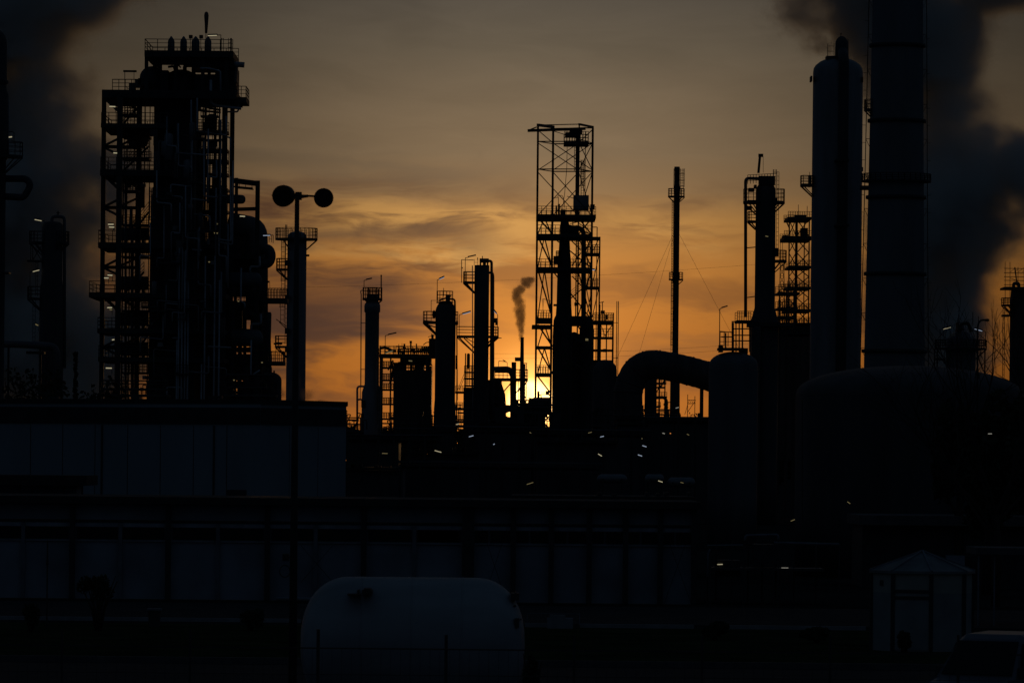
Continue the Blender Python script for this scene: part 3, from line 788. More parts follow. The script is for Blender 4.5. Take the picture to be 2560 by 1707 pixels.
T('stair_frame', 'narrow frame with tall filter pots left of the tallest slim column', 'steel frame', 1165, 655)
for x in (1163, 1180): M().leg(x, 883, 3, 0, 980).build('leg', 'steel')
M().shell(1171, [(2, 883), (4, 886), (4, 918), (2, 922)], ground=False, n=12).build('filter_pot', 'vessel_dark')
for y in (928, 944, 962): deck(1160, 1186, y, 4, -1, 2, 14, 4, 'fb')
M().pbox(1158, 968, 1190, 1100, 0, 4).build('enclosure', 'vessel_dark')
M().leg(1142, 938, 3, 0, 1000).build('pipe', 'steel')
m = M(); m.pbar(1144, 985, 1160, 945, 1.2).pbar(1144, 975, 1160, 935, 1.2); m.build('handrail', 'steel')
for y in (978, 1020, 1052): deck(1138, 1162, y, 5, -1, 3, 14, 5, 'f')

T('furnace', 'broad shouldered furnace sloping off to the right below the tallest slim column', 'furnace', 1250, 680)
M().shell(1236, [(16, 950), (18, 958), (27, 985), (29, 1010), (30, 1046), (40, 1060), (44, 1100)], yref=1000).build('shell', 'vessel_dark')
M().shell(1256, [(3, 1014), (6, 1020), (7, 1045), (10, 1100)], yref=1030, v=-4).build('hopper', 'vessel_dark')

T('pipe_platform', 'small raised platform with a thick bent pipe beside the smoking stack', 'steel frame', 1280, 700)
deck(1236, 1320, 945, 7, -2, 3, 22, 8, 'fb')
M().pipe([(1236, 924), (1272, 923), (1283, 935), (1283, 1100)], 8, bend=12, n=12).build('bent_pipe', 'vessel_dark')
M().shell(1243, [(2, 916), (5, 920), (6, 930)], ground=False, n=10).build('elbow', 'vessel_dark')
for x, w in ((1284, 12), (1311, 4)): M().leg(x, 910 if x > 1300 else 905, w, 0, 990).build('leg', 'steel')
M().leg(1316, 908, 2, 1, 930).pbar(1310, 908, 1318, 908, 2).pbar(1310, 925, 1318, 925, 2).pbar(1310, 940, 1318, 940, 2).build('cage', 'steel')
M().pipe([(1287, 898), (1301, 898)], 5, n=12).build('silencer', 'vessel_dark')
m = M(); m.pbar(1258, 980, 1282, 952, 3).pbar(1295, 980, 1308, 952, 3).pbar(1282, 995, 1305, 960, 2).pbar(1318, 952, 1304, 975, 3); m.build('bracing', 'steel')
M().pbar(1247, 902, 1246, 925, 1.4).pbar(1247, 902, 1262, 904, 1.4).pbar(1262, 904, 1268, 906, 1.4).pbar(1268, 906, 1268, 924, 1.4).pbar(1257, 900, 1264, 903, 2.4).build('lamp_post', 'steel')
m = M()
for x in (1288, 1296, 1302): m.pbar(x, 952, x, 1100, 1.6)
m.build('cable_tray', 'steel')

T('pump_block', 'low dark plant block with chinks the sun shines through, below the lattice tower', 'plant block', 1310, 640)
for x0, y0, x1, y1 in ((1236, 1018, 1263, 1150), (1263, 1012, 1286, 1029), (1263, 1042, 1286, 1150), (1286, 1014, 1332, 1150), (1332, 1026, 1363, 1150), (1363, 1066, 1377, 1092), (1363, 1096, 1377, 1104), (1363, 1112, 1377, 1150), (1361, 1026, 1366, 1043), (1373, 1026, 1379, 1048), (1377, 1030, 1400, 1150)):
    M().pbox(x0 - .3, y0, x1 + .3, y1, 0, 3).build('cabinet', 'vessel_dark')
m = M()
for y, w in ((1017, 3), (1036, 3), (1041, 2), (1047, 2.4), (1052, 1.6), (1092, 8), (1103, 5)): m.pbar(1361, y, 1379, y, w, .5)
m.pbar(1263, 1031, 1272, 1027, 5, .5).pbar(1278, 1044, 1288, 1036, 6, .5).pbar(1262, 1040, 1270, 1045, 5, .5).pbar(1362, 1060, 1369, 1067, 5, .5).pbar(1371, 1050, 1379, 1058, 3, .5).pipe([(1362, 1050), (1368, 1048), (1371, 1042)], 1.6, v=.5)
for x, y0, y1 in ((1366, 1020, 1045), (1373, 1030, 1052), (1370, 1084, 1112), (1277, 1028, 1044)): m.pbar(x, y0, x, y1, 2, .5)
for x, h in ((1288, 10), (1296, 6), (1304, 8), (1316, 5), (1340, 14), (1349, 10), (1357, 16)): m.pbar(x, 1026, x, 1014 - h, 3, 1)
m.pbar(1286, 1008, 1330, 1008, 2, 1); m.build('pipework', 'steel')
T('smoking_stack', 'short thin stack with smoke curling from its top, near the sun', 'stack', 1305, 720)
M().shell(1305, [(4.6, 843), (4.6, 846), (4.2, 848), (4.6, 880), (5, 905), (5.4, 1100)], yref=900).build('shell', 'vessel_dark')
T('settling_drum', 'round topped drum in front of the sun at the foot of the lattice tower', 'drum', 1345, 900)
a, b = p(1318, 1012), p(1378, 1012); k = s()
M().tube([a, a.lerp(b, .04), a.lerp(b, .14), a.lerp(b, .3), a.lerp(b, 1)], [2 * k, 9 * k, 15 * k, 19 * k, 19 * k], 18).build('shell', 'vessel_dark')
M().pbox(1328, 1012, 1334, 1100, -.5, .5).pbox(1352, 1012, 1362, 1100, -.5, .5).build('support', 'steel')
M().pbox(1343, 978, 1349, 996, 0, .6).pbox(1364, 977, 1373, 986, 0, .6).pbar(1352, 986, 1376, 986, 2).pbar(1352, 981, 1376, 981, 1).pbar(1368, 984, 1378, 992, 2).build('nozzle', 'steel')

# ---- central lattice tower
T('lattice_tower', 'tall open steel tower with crossed braces and hoist beam, in front of the sun', 'lattice tower', 1412, 920)
PL = {'A': (1342, 8.0, 5.6), 'B': (1380, -8.0, 6.2), 'C': (1445, 10.0, 4.0), 'Dd': (1479, -6.0, 5.8)}
for kx, y0, w in (('A', 312, 5.2), ('B', 320, 5.6), ('C', 312, 3.5), ('Dd', 320, 5.4)):
    M().leg(PL[kx][0], y0, w, PL[kx][1], 640).build('leg', 'steel')
def tb(m, k0, y0, k1, y1, w):
    (x0, v0, _), (x1, v1, _) = PL[k0], PL[k1]
    z0, z1 = p(x0, y0, v0), p(x1, y1, v1); b0, b1 = p(x0, 640, v0), p(x1, 640, v1)
    m.bar((b0.x, b0.y, z0.z), (b1.x, b1.y, z1.z), w * s())
m = M()
tb(m, 'A', 313, 'C', 311, 2.4); tb(m, 'C', 311, 'Dd', 318, 5); tb(m, 'A', 313, 'B', 318, 7); tb(m, 'B', 322, 'Dd', 320, 3)
for yb, yf in ((354, 360), (423, 429)):
    tb(m, 'A', yb, 'C', yb, 2.6); tb(m, 'B', yf, 'Dd', yf, 2.8); tb(m, 'A', yb, 'B', yf, 2.2); tb(m, 'C', yb, 'Dd', yf, 2.6)
m.build('tie_beam', 'steel')
m = M()
for t in ((358, 426), (430, 540)):
    for k0, k1 in (('B', 'Dd'), ('A', 'C')):
        tb(m, k0, t[0], k1, t[1], 1.8); tb(m, k0, t[1], k1, t[0], 1.8)
    tb(m, 'C', t[0], 'Dd', t[1], 1.7); tb(m, 'C', t[1], 'Dd', t[0], 1.7)
tb(m, 'B', 328, 'Dd', 358, 1.6); tb(m, 'A', 326, 'B', 358, 1.6); tb(m, 'C', 356, 'Dd', 324, 1.8)
for y0, y1 in ((545, 587), (592, 670), (675, 797), (812, 868), (870, 935)):
    xa = 1361
    for xx, wv_ in ((1344, 2.8), (1380, 3.2)): m.pbar(xa, y0, xx, y1, wv_, -6)
    m.pbar(1345, y0, 1380, y1 - 4, 3.0, 6, -6)
    tb(m, 'B', y0, 'Dd', y1, 2.6); tb(m, 'C', y0, 'Dd', y1, 2.4); tb(m, 'C', y1, 'Dd', y0, 2.4)
m.pbar(1344, 940, 1379, 986, 3.6, -6)
m.build('bracing', 'steel')
for y, t, x0, x1, h in ((536, 9, 1341, 1490, 20), (585, 8, 1341, 1482, 22), (668, 8, 1340, 1480, 20), (795, 9, 1339, 1380, 19), (812, 6, 1330, 1380, 0), (865, 4, 1340, 1380, 0), (932, 7, 1338, 1378, 19)):
    deck(x0, x1, y, t, -7, 9, h, 12 if x1 - x0 > 80 else 6, 'fbl')
M().pbar(1319, 327, 1464, 322, 7, -2).pbar(1319, 327, 1342, 318, 3, -2).build('hoist_beam', 'steel')
deck(1410, 1472, 353, 8, -4, 4, 24, 9, 'fb', name='hoist_deck')
M().pbox(1413, 331, 1452, 340, -2, 2).pbox(1424, 326, 1456, 333, -2, 2).build('hoist', 'steel')
M().vbar(1443, 320, 540, 8.5, 0).build('lift_column', 'steel')
m = M(); m.ladder(1438, 362, 430, 4, 1, t=.09).ladder(1456, 400, 488, 6, 1, True, .09).vbar(1463, 330, 488, 2, 1).vbar(1453, 402, 488, 2, 1); m.build('ladder', 'steel')
M().tube([p(1418, 362), p(1417, 420), p(1412, 480), p(1405, 535)], .045, 4).build('hoist_cable', 'cable')
M().pbox(1434, 488, 1472, 524, -6, 0).pbar(1418, 491, 1434, 496, 1.6, -4).build('wind_shelter', 'clad')
m = M(); m.pbox(1395, 510, 1400, 536, -3, 0).pbox(1389, 514, 1393, 536, -3, 0).pbox(1378, 510, 1383, 520, -8, -6).pbox(1476, 511, 1487, 523, -7, -4).pbox(1402, 524, 1414, 534, 0, 3).pbar(1396, 494, 1396, 536, 1.5).pbar(1385, 495, 1397, 494, 1.2); m.pbar(1388, 528, 1436, 527, 3); m.build('equipment_box', 'steel')
M().tube([p(1393, 492), p(1398, 489), p(1405, 489), p(1409, 496), p(1412, 520)], .05, 4).build('vent_hook', 'steel')
M().pbar(1345, 552, 1385, 548, 1.5, -9).build('light_arm', 'steel_grey')
# the stair wing on the right side
for x, y0 in ((1498, 592), (1491, 568)): M().leg(x, y0, 3.6 if x > 1495 else 2.4, -3, 760).build('leg', 'steel')
for y, h in ((592, 0), (632, 20), (716, 20)): deck(1464, 1500, y, 5, -5, 3, h, 6, 'fb')
m = M(); m.pbar(1482, 568, 1493, 568, 2, -4); 
for y0, y1 in ((597, 632), (640, 716), (720, 795)): m.pbar(1480, y1, 1497, y0, 2.2, -4); m.pbar(1466, y0, 1480, y1, 2.2, -4); m.pbar(1480, y0, 1466, y1, 2.2, -4)
m.build('bracing', 'steel')
m = M()
for (x0, y0, x1, y1) in ((1425, 598, 1452, 625), (1452, 632, 1430, 665), (1430, 690, 1455, 716), (1455, 722, 1428, 745)):
    m.pbar(x0, y0, x1, y1, 3, 2)
    for k in (6, 12, 18): m.pbar(x0, y0 - k, x1, y1 - k, 1, 2)
m.build('staircase', 'steel')
m = M(); m.vbar(1440, 590, 800, 3, 2); m.vbar(1446, 590, 800, 2, 2); m.vbar(1458, 545, 590, 3); m.vbar(1432, 545, 590, 2.4); m.pbar(1425, 560, 1470, 548, 2); m.pbar(1430, 545, 1470, 575, 2); m.build('conduit', 'steel')
# right hand lower wing
deck(1484, 1535, 801, 8, -4, 6, 19, 8, 'fbr', name='wing_deck')
for x, w in ((1532, 4.5), (1500, 5), (1494, 3), (1516, 3)): M().leg(x, 806, w, -2, 860).build('leg', 'steel')
for y, h in ((842, 20), (873, 0), (900, 0)): deck(1484, 1534, y, 4, -4, 4, h, 8, 'f')
m = M(); m.pbar(1512, 840, 1532, 810, 2.4).pbar(1500, 806, 1516, 850, 1.8).pbox(1508, 872, 1517, 880, 0, 1); m.build('bracing', 'steel')
m = M()
for x, h in ((1500, 40), (1506, 46), (1511, 24), (1515, 14), (1490, 22)): m.pbar(x, 801, x, 801 - h, 2.2)
m.pbar(1499, 757, 1510, 754, 2).pbox(1502, 776, 1512, 784, 0, 1).pbox(1513, 787, 1519, 798, 0, 1); m.build('valve_manifold', 'steel')
m = M()
for x in (1541.5, 1545.5): m.leg(x, 753, 2, 0, 830)
m.pbar(1533, 807, 1546, 807, 1.4).pbar(1533, 895, 1546, 895, 1.4); m.build('conduit_riser', 'steel')
tubelight(1484, 675, 6, 0, 'tube_cool', -9, 2); tubelight(1467, 849, 7, 0, 'tube_dim', -14, 5)
m = M(); m.pbar(1356, 747, 1359, 794, 1).pbar(1359, 747, 1356, 794, 1).pbar(1358, 747, 1376, 752, 1.4); m.build('davit', 'steel')
# ---- columns inside the tower
T('reactor', 'tapered dark reactor inside the lattice tower, left of a thinner pipe column', 'reactor', 1414, 920)
M().shell(1411, [(5, 545), (9, 548), (10, 556), (11, 558), (11, 580), (13, 600), (14.5, 630), (17, 655), (17.5, 700), (18.5, 760), (21, 800), (21, 840)], yref=640, v=1).build('shell', 'vessel_dark')
ring(1411, 11, 22, 640, 120, 240, 4, 12, v=1, yref=640)
M().pbox(1384, 640, 1396, 660, -1, 2).build('junction_box', 'steel')
M().pipe([(1411, 572), (1450, 570), (1459, 580), (1459, 860)], 6.2, bend=14, v=0, n=12).build('overhead_pipe', 'vessel')
M().pipe([(1420, 580), (1445, 580)], 7, v=1, n=10).build('branch_pipe', 'vessel_dark')
T('reactor', 'massive dark vessel filling the foot of the lattice tower', 'reactor', 1434, 930)
M().shell(1434, [(3, 830), (20, 838), (36, 850), (46, 868), (48, 900), (48, 1150)], yref=960, v=2).build('shell', 'vessel_dark')
M().shell(1404, [(17, 790), (21, 800), (23, 840), (23, 1150)], yref=900, v=-1).build('side_shell', 'vessel_dark')
M().shell(1466, [(8, 790), (16, 800), (18, 830), (18, 1150)], yref=900, v=-1).build('side_shell', 'vessel_dark')
m = M()
for y in (760, 812, 850, 880): m.pbox(1384, y, 1392, y + 4, -2, 2)
m.pbox(1428, 790, 1455, 815, 0, 3).pbox(1436, 756, 1446, 764, 0, 2); m.build('bracket', 'steel')
T('round_tank', 'dome topped dark tank below the right wing of the lattice tower', 'tank', 1512, 900)
M().shell(1512, domeprof(30, 899, 925) + [(30, 1150)], yref=960).build('shell', 'vessel_dark')
M().pbox(1482, 905, 1496, 1150, 1, 6).build('side_box', 'vessel_dark')

# ---- arched duct and guyed stack
T('flue_duct', 'great arched insulated duct rising like a whale back right of the lattice tower', 'duct', 1660, 800)
k = s(); path = [(1572, 1150), (1570, 1010), (1574, 965), (1592, 928), (1622, 912), (1660, 914), (1710, 924), (1755, 936), (1800, 950)]
pts = [p(x, y) for x, y in path]; pts[0] = Vector((pts[1].x, pts[1].y, 0))
fine = []
for i in range(len(pts) - 1):
    a0, a1, a2, a3 = pts[max(i - 1, 0)], pts[i], pts[i + 1], pts[min(i + 2, len(pts) - 1)]
    for j in range(6):
        t = j / 6
        fine.append(.5 * ((2 * a1) + (a2 - a0) * t + (2 * a0 - 5 * a1 + 4 * a2 - a3) * t * t + (3 * a1 - a0 - 3 * a2 + a3) * t ** 3))
fine.append(pts[-1])
M().tube(fine, [(36 + .5 * math.sin(i * 2.4)) * k for i in range(len(fine))], 26).build('duct', 'vessel_dark')
m = M()
for i in range(8, len(fine) - 2, 5):
    d = (fine[i + 1] - fine[i - 1]).normalized() * .12; m.tube([fine[i] - d, fine[i] + d], 37.2 * k, 26)
m.build('duct_flange', 'vessel_dark')
M().leg(1754, 960, 9, 0, 1000).build('leg', 'steel')
M().leg(1540, 940, 8, 2, 1000).build('leg', 'steel')
T('guyed_stack', 'thin tall flare stack held by guy wires, alone against the sky', 'stack', 1690, 1000)
M().shell(1690.5, [(6, 417), (7, 418), (7, 424), (6.2, 426), (6.2, 462), (8, 468), (7.5, 490), (7.5, 930), (12, 952), (13, 1100)], yref=650).build('shell', 'steel')
ring(1691, 7, 21, 490, 0, 360, 4, 18, n=14, yref=480)
ring(1690, 7, 18, 697, 0, 360, 4, 16, n=12, yref=690)
m = M(); m.ladder(1705, 422, 488, 8, 0, True, .09).ladder(1681, 500, 690, 3, 0, False, .09).ladder(1680, 700, 885, 4, 0, True, .08); m.build('ladder', 'steel')
M().vbar(1685, 422, 470, 2, 0).build('pilot_pipe', 'steel')
for x, y in ((1582, 790), (1598, 860), (1815, 790)):
    a = p(1690, 570); b = p(x, y); e = a + (b - a) * 2.1 if x < 1700 else a + (b - a) * 1.9
    e = a + (b - a) * (a.z / (a.z - b.z))
    M().tube([a, a.lerp(e, .5) - Vector((0, 0, 2)), e], .02, 4).build('guy_wire', 'cable')
T('pipe_trestle', 'openwork pipe trestle seen under the arched duct', 'steel frame', 1635, 870)
for x, w in ((1600, 4), (1638, 7), (1648, 4), (1662, 3)): M().leg(x, 930, w, 0, 1000).build('leg', 'steel')
for y, x0, x1 in ((956, 1605, 1666), (966, 1598, 1664), (990, 1634, 1668), (1015, 1625, 1652)): deck(x0, x1, y, 4, -2, 3, 10, 5, 'f')
m = M()
for (x0, y0, x1, y1) in ((1606, 960, 1615, 938), (1636, 990, 1648, 968), (1620, 960, 1632, 940), (1650, 968, 1662, 948), (1664, 948, 1652, 968)): m.pbar(x0, y0, x1, y1, 2.4)
m.build('bracing', 'steel')
M().pipe([(1630, 994), (1660, 993), (1666, 1000), (1666, 1040)], 4, bend=6).build('pipe', 'vessel_dark')
M().pbox(1560, 950, 1604, 1150, 2, 8).build('enclosure', 'vessel_dark')
M().pbox(1612, 945, 1640, 1150, 6, 9).build('enclosure', 'vessel_dark')
M().pbar(1667, 1004, 1680, 1007, 2).build('light_arm', 'steel')
# ================================================================ RIGHT: tank, columns, chimney
T('domed_tank', 'dome topped upright tank at the right end of the arched duct', 'tank', 1831, 450)
M().shell(1833, domeprof(61, 879, 912, 8) + [(62, 925), (62, 1250)], yref=1000).build('shell', 'vessel')
m = M(); m.pbox(1796, 869, 1860, 875, -1, 2).pbox(1798, 862, 1808, 880, -1, 1).pbox(1852, 870, 1870, 884, 0, 2); m.build('platform', 'steel')
m = M(); m.rail([(1800, 866, -1), (1830, 866, -1)], 36, 3).pbar(1800, 828, 1832, 831, 1.8).pbar(1803, 842, 1832, 842, 3).pbar(1814, 832, 1814, 870, 4); m.build('railing', 'steel')
m = M()
for x, w in ((1832, 6), (1840, 3), (1848, 3), (1856, 4), (1874, 3)): m.pbar(x, 806, x, 880, w)
for y in (804, 822, 838, 852): m.pbar(1829, y, 1878, y, 3)
m.build('pipe_frame', 'steel')
lamp(1799, 772, 866, 20, -6, None, 20, 0, 2)

T('refinery_column', 'thick column with round cap and bent pipe on its left, right of the arched duct', 'column', 1913, 600, G_COL)
M().shell(1913, [(5, 452)] + domeprof(25, 455, 478) + [(25.5, 770), (31, 790), (34, 800), (34, 1200)], yref=640).build('shell', 'vessel_dark')
M().pipe([(1915, 460), (1912, 447), (1864, 446), (1864, 792)], 4, bend=9, n=10).build('overhead_pipe', 'vessel')
M().pbar(1866, 620, 1888, 618, 2.4).pbar(1866, 744, 1888, 741, 2.4).build('pipe_clamp', 'steel')
m = M(); m.pbar(1896, 433, 1900, 389, 6).pbar(1896, 389, 1908, 389, 8).pbar(1908, 392, 1908, 432, 1); m.build('davit', 'steel')
ring(1913, 25, 56, 504, 120, 235, 6, 30, yref=520)
ring(1913, 25, 49, 503, -55, 60, 7, 30, yref=520)
ring(1913, 25, 45, 552, 150, 215, 6, 22, yref=560)
ring(1913, 25, 54, 650, -45, 45, 6, 24, yref=640)
m = M(); m.rail([(1869, 460, -1), (1940, 456, -1)], 22, 10).pbox(1898, 440, 1938, 462, -1, 1).pbox(1872, 470, 1886, 478, -1, 1).pbox(1870, 500, 1890, 508, -1, 1).pbox(1936, 494, 1944, 504, -1, 1); m.build('top_railing', 'steel')
m = M(); m.ladder(1937, 424, 470, 6, -1, True).ladder(1944, 430, 640, 5, 0).vbar(1951, 598, 650, 1.2).vbar(1956, 604, 650, 1.2); m.build('ladder', 'steel')
m = M(); m.pbox(1937, 620, 1947, 640, -1, 1).pbox(1866, 515, 1880, 525, -1, 0).pbox(1886, 462, 1892, 470, -1, 1); m.build('junction_box', 'steel')
deck(1842, 1884, 800, 6, -2, 4, 22, 7, 'fb'); deck(1872, 1986, 806, 10, -2, 4, 0)
tubelight(1917, 591, 7, 12, 'tube_dim', -2.2, 2)
M().pbox(1946, 812, 1950, 1000, 0, 1).pbox(1878, 815, 1900, 1200, -2, 3).build('side_duct', 'vessel_dark')

T('lattice_tower', 'distant blurred openwork tower with flared top, left of the big white vessel', 'lattice tower', 1997, 1250)
for x, w, v in ((1972, 3.4, 0), (1990, 6.5, 4), (2022, 3.4, 0), (2010, 2.6, 14)): M().leg(x, 545, w, v, 700).build('leg', 'steel')
for y, t, x0, x1 in ((542, 6, 1970, 2030), (590, 9, 1960, 2030), (664, 5, 1972, 2030), (716, 5, 1968, 2030), (772, 6, 1966, 2030), (806, 5, 1966, 2030), (830, 5, 1966, 2030)):
    deck(x0, x1, y, t, -6, 14, 13, 10, 'fb')
m = M()
for y0, y1 in ((548, 590), (598, 632), (632, 664), (668, 692), (692, 716), (720, 745), (745, 772), (776, 806)):
    m.pbar(1972, y0, 1990, y1, 2.2, 0).pbar(1990, y0, 1972, y1, 2.2, 0).pbar(1992, y0, 2022, y1, 2.4, 0).pbar(2022, y0, 1992, y1, 2.4, 0)
m.pbar(1962, 545, 1974, 572, 3).pbar(1962, 588, 1972, 602, 3); m.build('bracing', 'steel')
m = M(); m.pbar(1996, 512, 1996, 545, 1.3).pbar(2018, 515, 2018, 545, 1.3).pbox(1988, 537, 2016, 544, 0, 5).pbox(1958, 588, 1970, 596, -4, 4).pbox(2003, 570, 2020, 590, 0, 5); m.build('equipment_box', 'steel')
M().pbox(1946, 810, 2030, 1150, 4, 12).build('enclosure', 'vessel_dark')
T('lattice_mast', 'distant slender lattice mast beside the thick column', 'lattice tower', 1956, 1500)
m = M()
for sx in (-1, 1):
    for v in (-4, 4): m.bar(p(1955 + sx * 4, 648, v), p(1955 + sx * 13, 1100, v), .22)
for i in range(14):
    y0, y1 = 650 + i * 20, 670 + i * 20; r0, r1 = 4 + (y0 - 648) * .02, 4 + (y1 - 648) * .02
    m.pbar(1955 - r0, y0, 1955 + r1, y1, 1.3).pbar(1955 + r0, y0, 1955 - r1, y1, 1.3).pbar(1955 - r0, y0, 1955 + r0, y0, 1.2)
m.build('lattice', 'steel')
T('steel_frame', 'low dark pipework block between thick column and big white vessel', 'steel frame', 1985, 700)
for y in (730, 768, 790, 815): deck(1945, 2000 if y < 760 else 1986, y, 6, -2, 6, 18, 7, 'fb')
for x, w in ((1948, 4), (1966, 5), (1984, 4)): M().leg(x, 725, w, 0, 850).build('leg', 'steel')
M().pbox(1946, 842, 2032, 1150, 0, 6).build('enclosure', 'vessel_dark')

T('pressure_vessel', 'big pale vessel with domed shoulders and dark pipe up its front, left of the chimney', 'vessel', 2092, 500)
M().shell(2092, [(32, 149), (45, 155), (56, 164), (61, 172), (62.5, 182), (63, 500), (64, 930), (64, 1200)], yref=500, n=40).build('shell', 'clad')
M().shell(2104, domeprof(16, 91, 112) + [(16.5, 125), (16.5, 158)], ground=False, v=-1, yref=120).build('head', 'vessel_dark')
a = p(2106, 520, -2.9); k = s()
M().tube([(a.x, a.y, 0), (a.x, a.y, p(2106, 150, -2.9).z), (a.x, a.y + 1.2, p(2106, 134).z)], 13 * k, 16, bend=.5).build('riser_pipe', 'vessel_dark')
M().pbar(2102, 83, 2102, 94, 1.4).pbar(2101, 85, 2105, 85, 2).build('vent', 'steel')
M().ladder(2077, 109, 150, 16, 0, True).build('ladder', 'steel')
M().pbox(2066, 140, 2090, 150, -1, 1).build('platform', 'steel')
M().tube([p(2113, 150), p(2113, 99), p(2120, 97), p(2121, 150)], 1 * k, 5).build('conduit', 'steel')
ring(2092, 62, 92, 461, 165, 200, 7, 20, yref=500)
M().pbox(2023, 438, 2029, 466, -1, 1).pbar(2024, 430, 2024, 461, 1.2).build('junction_box', 'steel')
m = M(); m.pbox(2027, 190, 2031, 203, -1, 1).pbox(2156, 193, 2158, 206, -1, 1).pbox(2089, 398, 2123, 403, -4.6, -2); m.pbox(2089, 560, 2123, 565, -4.6, -2); m.build('clamp', 'steel')
M().pipe([(2150, 470), (2185, 470), (2204, 477)], 6, n=10, v=-3).build('side_pipe', 'vessel_dark')
T('chimney', 'massive dark chimney running out of the top of the frame, with flange rings', 'chimney', 2238, 460)
M().shell(2240, [(62, -60), (63, 0), (69, 450), (76, 900), (78, 1250)], yref=480, n=48).build('shaft', 'concrete')
for y, dr in ((115, 6), (303, 6), (494, 6), (685, 6), (878, 7)):
    r0 = 63 + (y / 450) * 6 + (max(0, y - 450) / 450)
    M().shell(2240, [(r0, y - 5), (r0 + dr, y - 4), (r0 + dr, y + 4), (r0, y + 5)], yref=480, ground=False, n=48).build('flange', 'steel')
ring(2240, 68, 88, 452, 0, 360, 4, 16, n=36, yref=480, bracket=False)
ring(2240, 66, 82, 273, 160, 200, 6, 22, yref=480)
for sx in (-1, 1):
    m = M(); k = s(); c = p(2240, 480)
    def rr_(y): return (63 + y * 6 / 450 if y < 450 else 69 + (y - 450) * 7 / 450)
    m.tube([(c.x + sx * (rr_(y) + 9) * k, c.y, p(2240, y).z) for y in (-60, 0, 450, 900, 960)], 1.1 * k, 6)
    y = -34
    while y < 930:
        z = p(2240, y).z; x0, x1 = c.x + sx * rr_(y) * k, c.x + sx * (rr_(y) + 9) * k
        m.bar((x1, c.y, z), (x1 + sx * 9 * k, c.y, z), 1.0 * k)
        if int((y + 34) / 43.5) % 2: m.bar((x0, c.y, z + .3), (x1, c.y, z + .3), 1.4 * k); m.bar((x0, c.y, z - .3), (x1, c.y, z + .3), 1.2 * k)
        y += 43.5
    m.build('step_iron_rail', 'steel')
M().pbox(2154, 418, 2158, 428, -1, 0).pbar(2152, 434, 2158, 452, 2, -1).build('floodlight', 'steel_grey')

T('storage_tank', 'very wide storage tank with shallow domed roof in front of the chimney foot', 'tank', 2275, 330)
M().shell(2275, domeprof(285, 914, 985, 10) + [(286, 990), (286, 1300)], yref=1000, n=64).build('shell', 'vessel_dark')
M().pbar(2006, 1000, 2006, 1300, 3, -6.6).build('downpipe', 'steel')
m = M(); q = p(2275, 1000); k = s()
for i in range(0):
    a0, a1 = R(180 + i * 4.5), R(184.5 + i * 4.5); z = p(2275, 985).z
    A, B = Vector((q.x + 284 * k * math.cos(a0), q.y + 284 * k * math.sin(a0), z)), Vector((q.x + 284 * k * math.cos(a1), q.y + 284 * k * math.sin(a1), z))
    pass
T('refinery_column', 'short column with two angled tube lamps between chimney and right edge', 'column', 2402, 480, G_COL)
M().shell(2402, [(8, 815), (9, 826)] + domeprof(37, 827, 858) + [(38, 1100)], yref=920).build('shell', 'vessel')
ring(2402, 38, 65, 870, 0, 360, 4, 20, n=22, yref=880)
M().pipe([(2398, 828), (2400, 812), (2420, 806), (2428, 830)], 4, bend=8).pbox(2394, 806, 2398, 830, -1, 1).build('valve', 'steel')
m = M(); m.leg(2336, 872, 3, 0, 920); m.leg(2343, 872, 3, 0, 920); m.leg(2462, 872, 3, 0, 920); m.pbox(2340, 895, 2364, 900, -1, 1); m.pbar(2340, 872, 2364, 895, 2); m.build('leg_frame', 'steel')
lamp(2350, 824, 866, 28, -7, 'tube_warm')
lamp(2464, 829, 866, -28, -8, 'tube_cool')
lamp(2345, 864, 866, 1, 0)
m = M(); m.pbar(2446, 790, 2446, 812, 1.5).pbar(2432, 780, 2432, 815, 1.5).pbar(2396, 790, 2396, 812, 1.5); m.build('vent_pipe', 'steel')
T('street_lamp', 'dark curved arm street lamp rising before the short lamp lit column', 'street lamp', 2444, 320)
M().pipe([(2443, 1200), (2444, 815), (2450, 800), (2472, 800)], 2.2, bend=10).build('pole', 'steel')
M().pbox(2464, 797, 2473, 803, -.2, .2).build('lamp_head', 'steel')
T('refinery_column', 'broad column wrapped in scaffolding at the right edge of the frame', 'column', 2572, 500, G_COL)
M().shell(2574, [(46, 722), (48, 728), (50, 760), (50, 1200)], yref=860).build('shell', 'vessel_dark')
m = M()
for x in (2513, 2525, 2545, 2560, 2580):
    for v in (-2, 2): m.pbar(x, 655 if x < 2530 else 668, x, 760, 1.3, v)
for y in (671, 682, 692, 701, 712):
    for v in (-2, 2): m.pbar(2510, y, 2590, y + 1, 1.5, v)
for i in range(6): m.pbar(2526 + i * 10, 680, 2536 + i * 10, 672, 1, -2)
m.pbar(2525, 695, 2545, 703, 1.2, -2).pbar(2537, 668, 2543, 715, 3); m.build('scaffold', 'steel')
M().pipe([(2534, 722), (2534, 708), (2547, 708), (2547, 722)], 4, bend=5).build('loop_pipe', 'vessel_dark')
M().pbox(2512, 717, 2600, 722, -3, 2).build('platform', 'steel')
ring(2574, 50, 72, 762, 150, 215, 4, 16, yref=800)
M().ladder(2509, 766, 945, 4, -1).pbox(2508, 786, 2525, 791, -1, 1).pbar(2510, 762, 2524, 786, 2).build('ladder', 'steel')
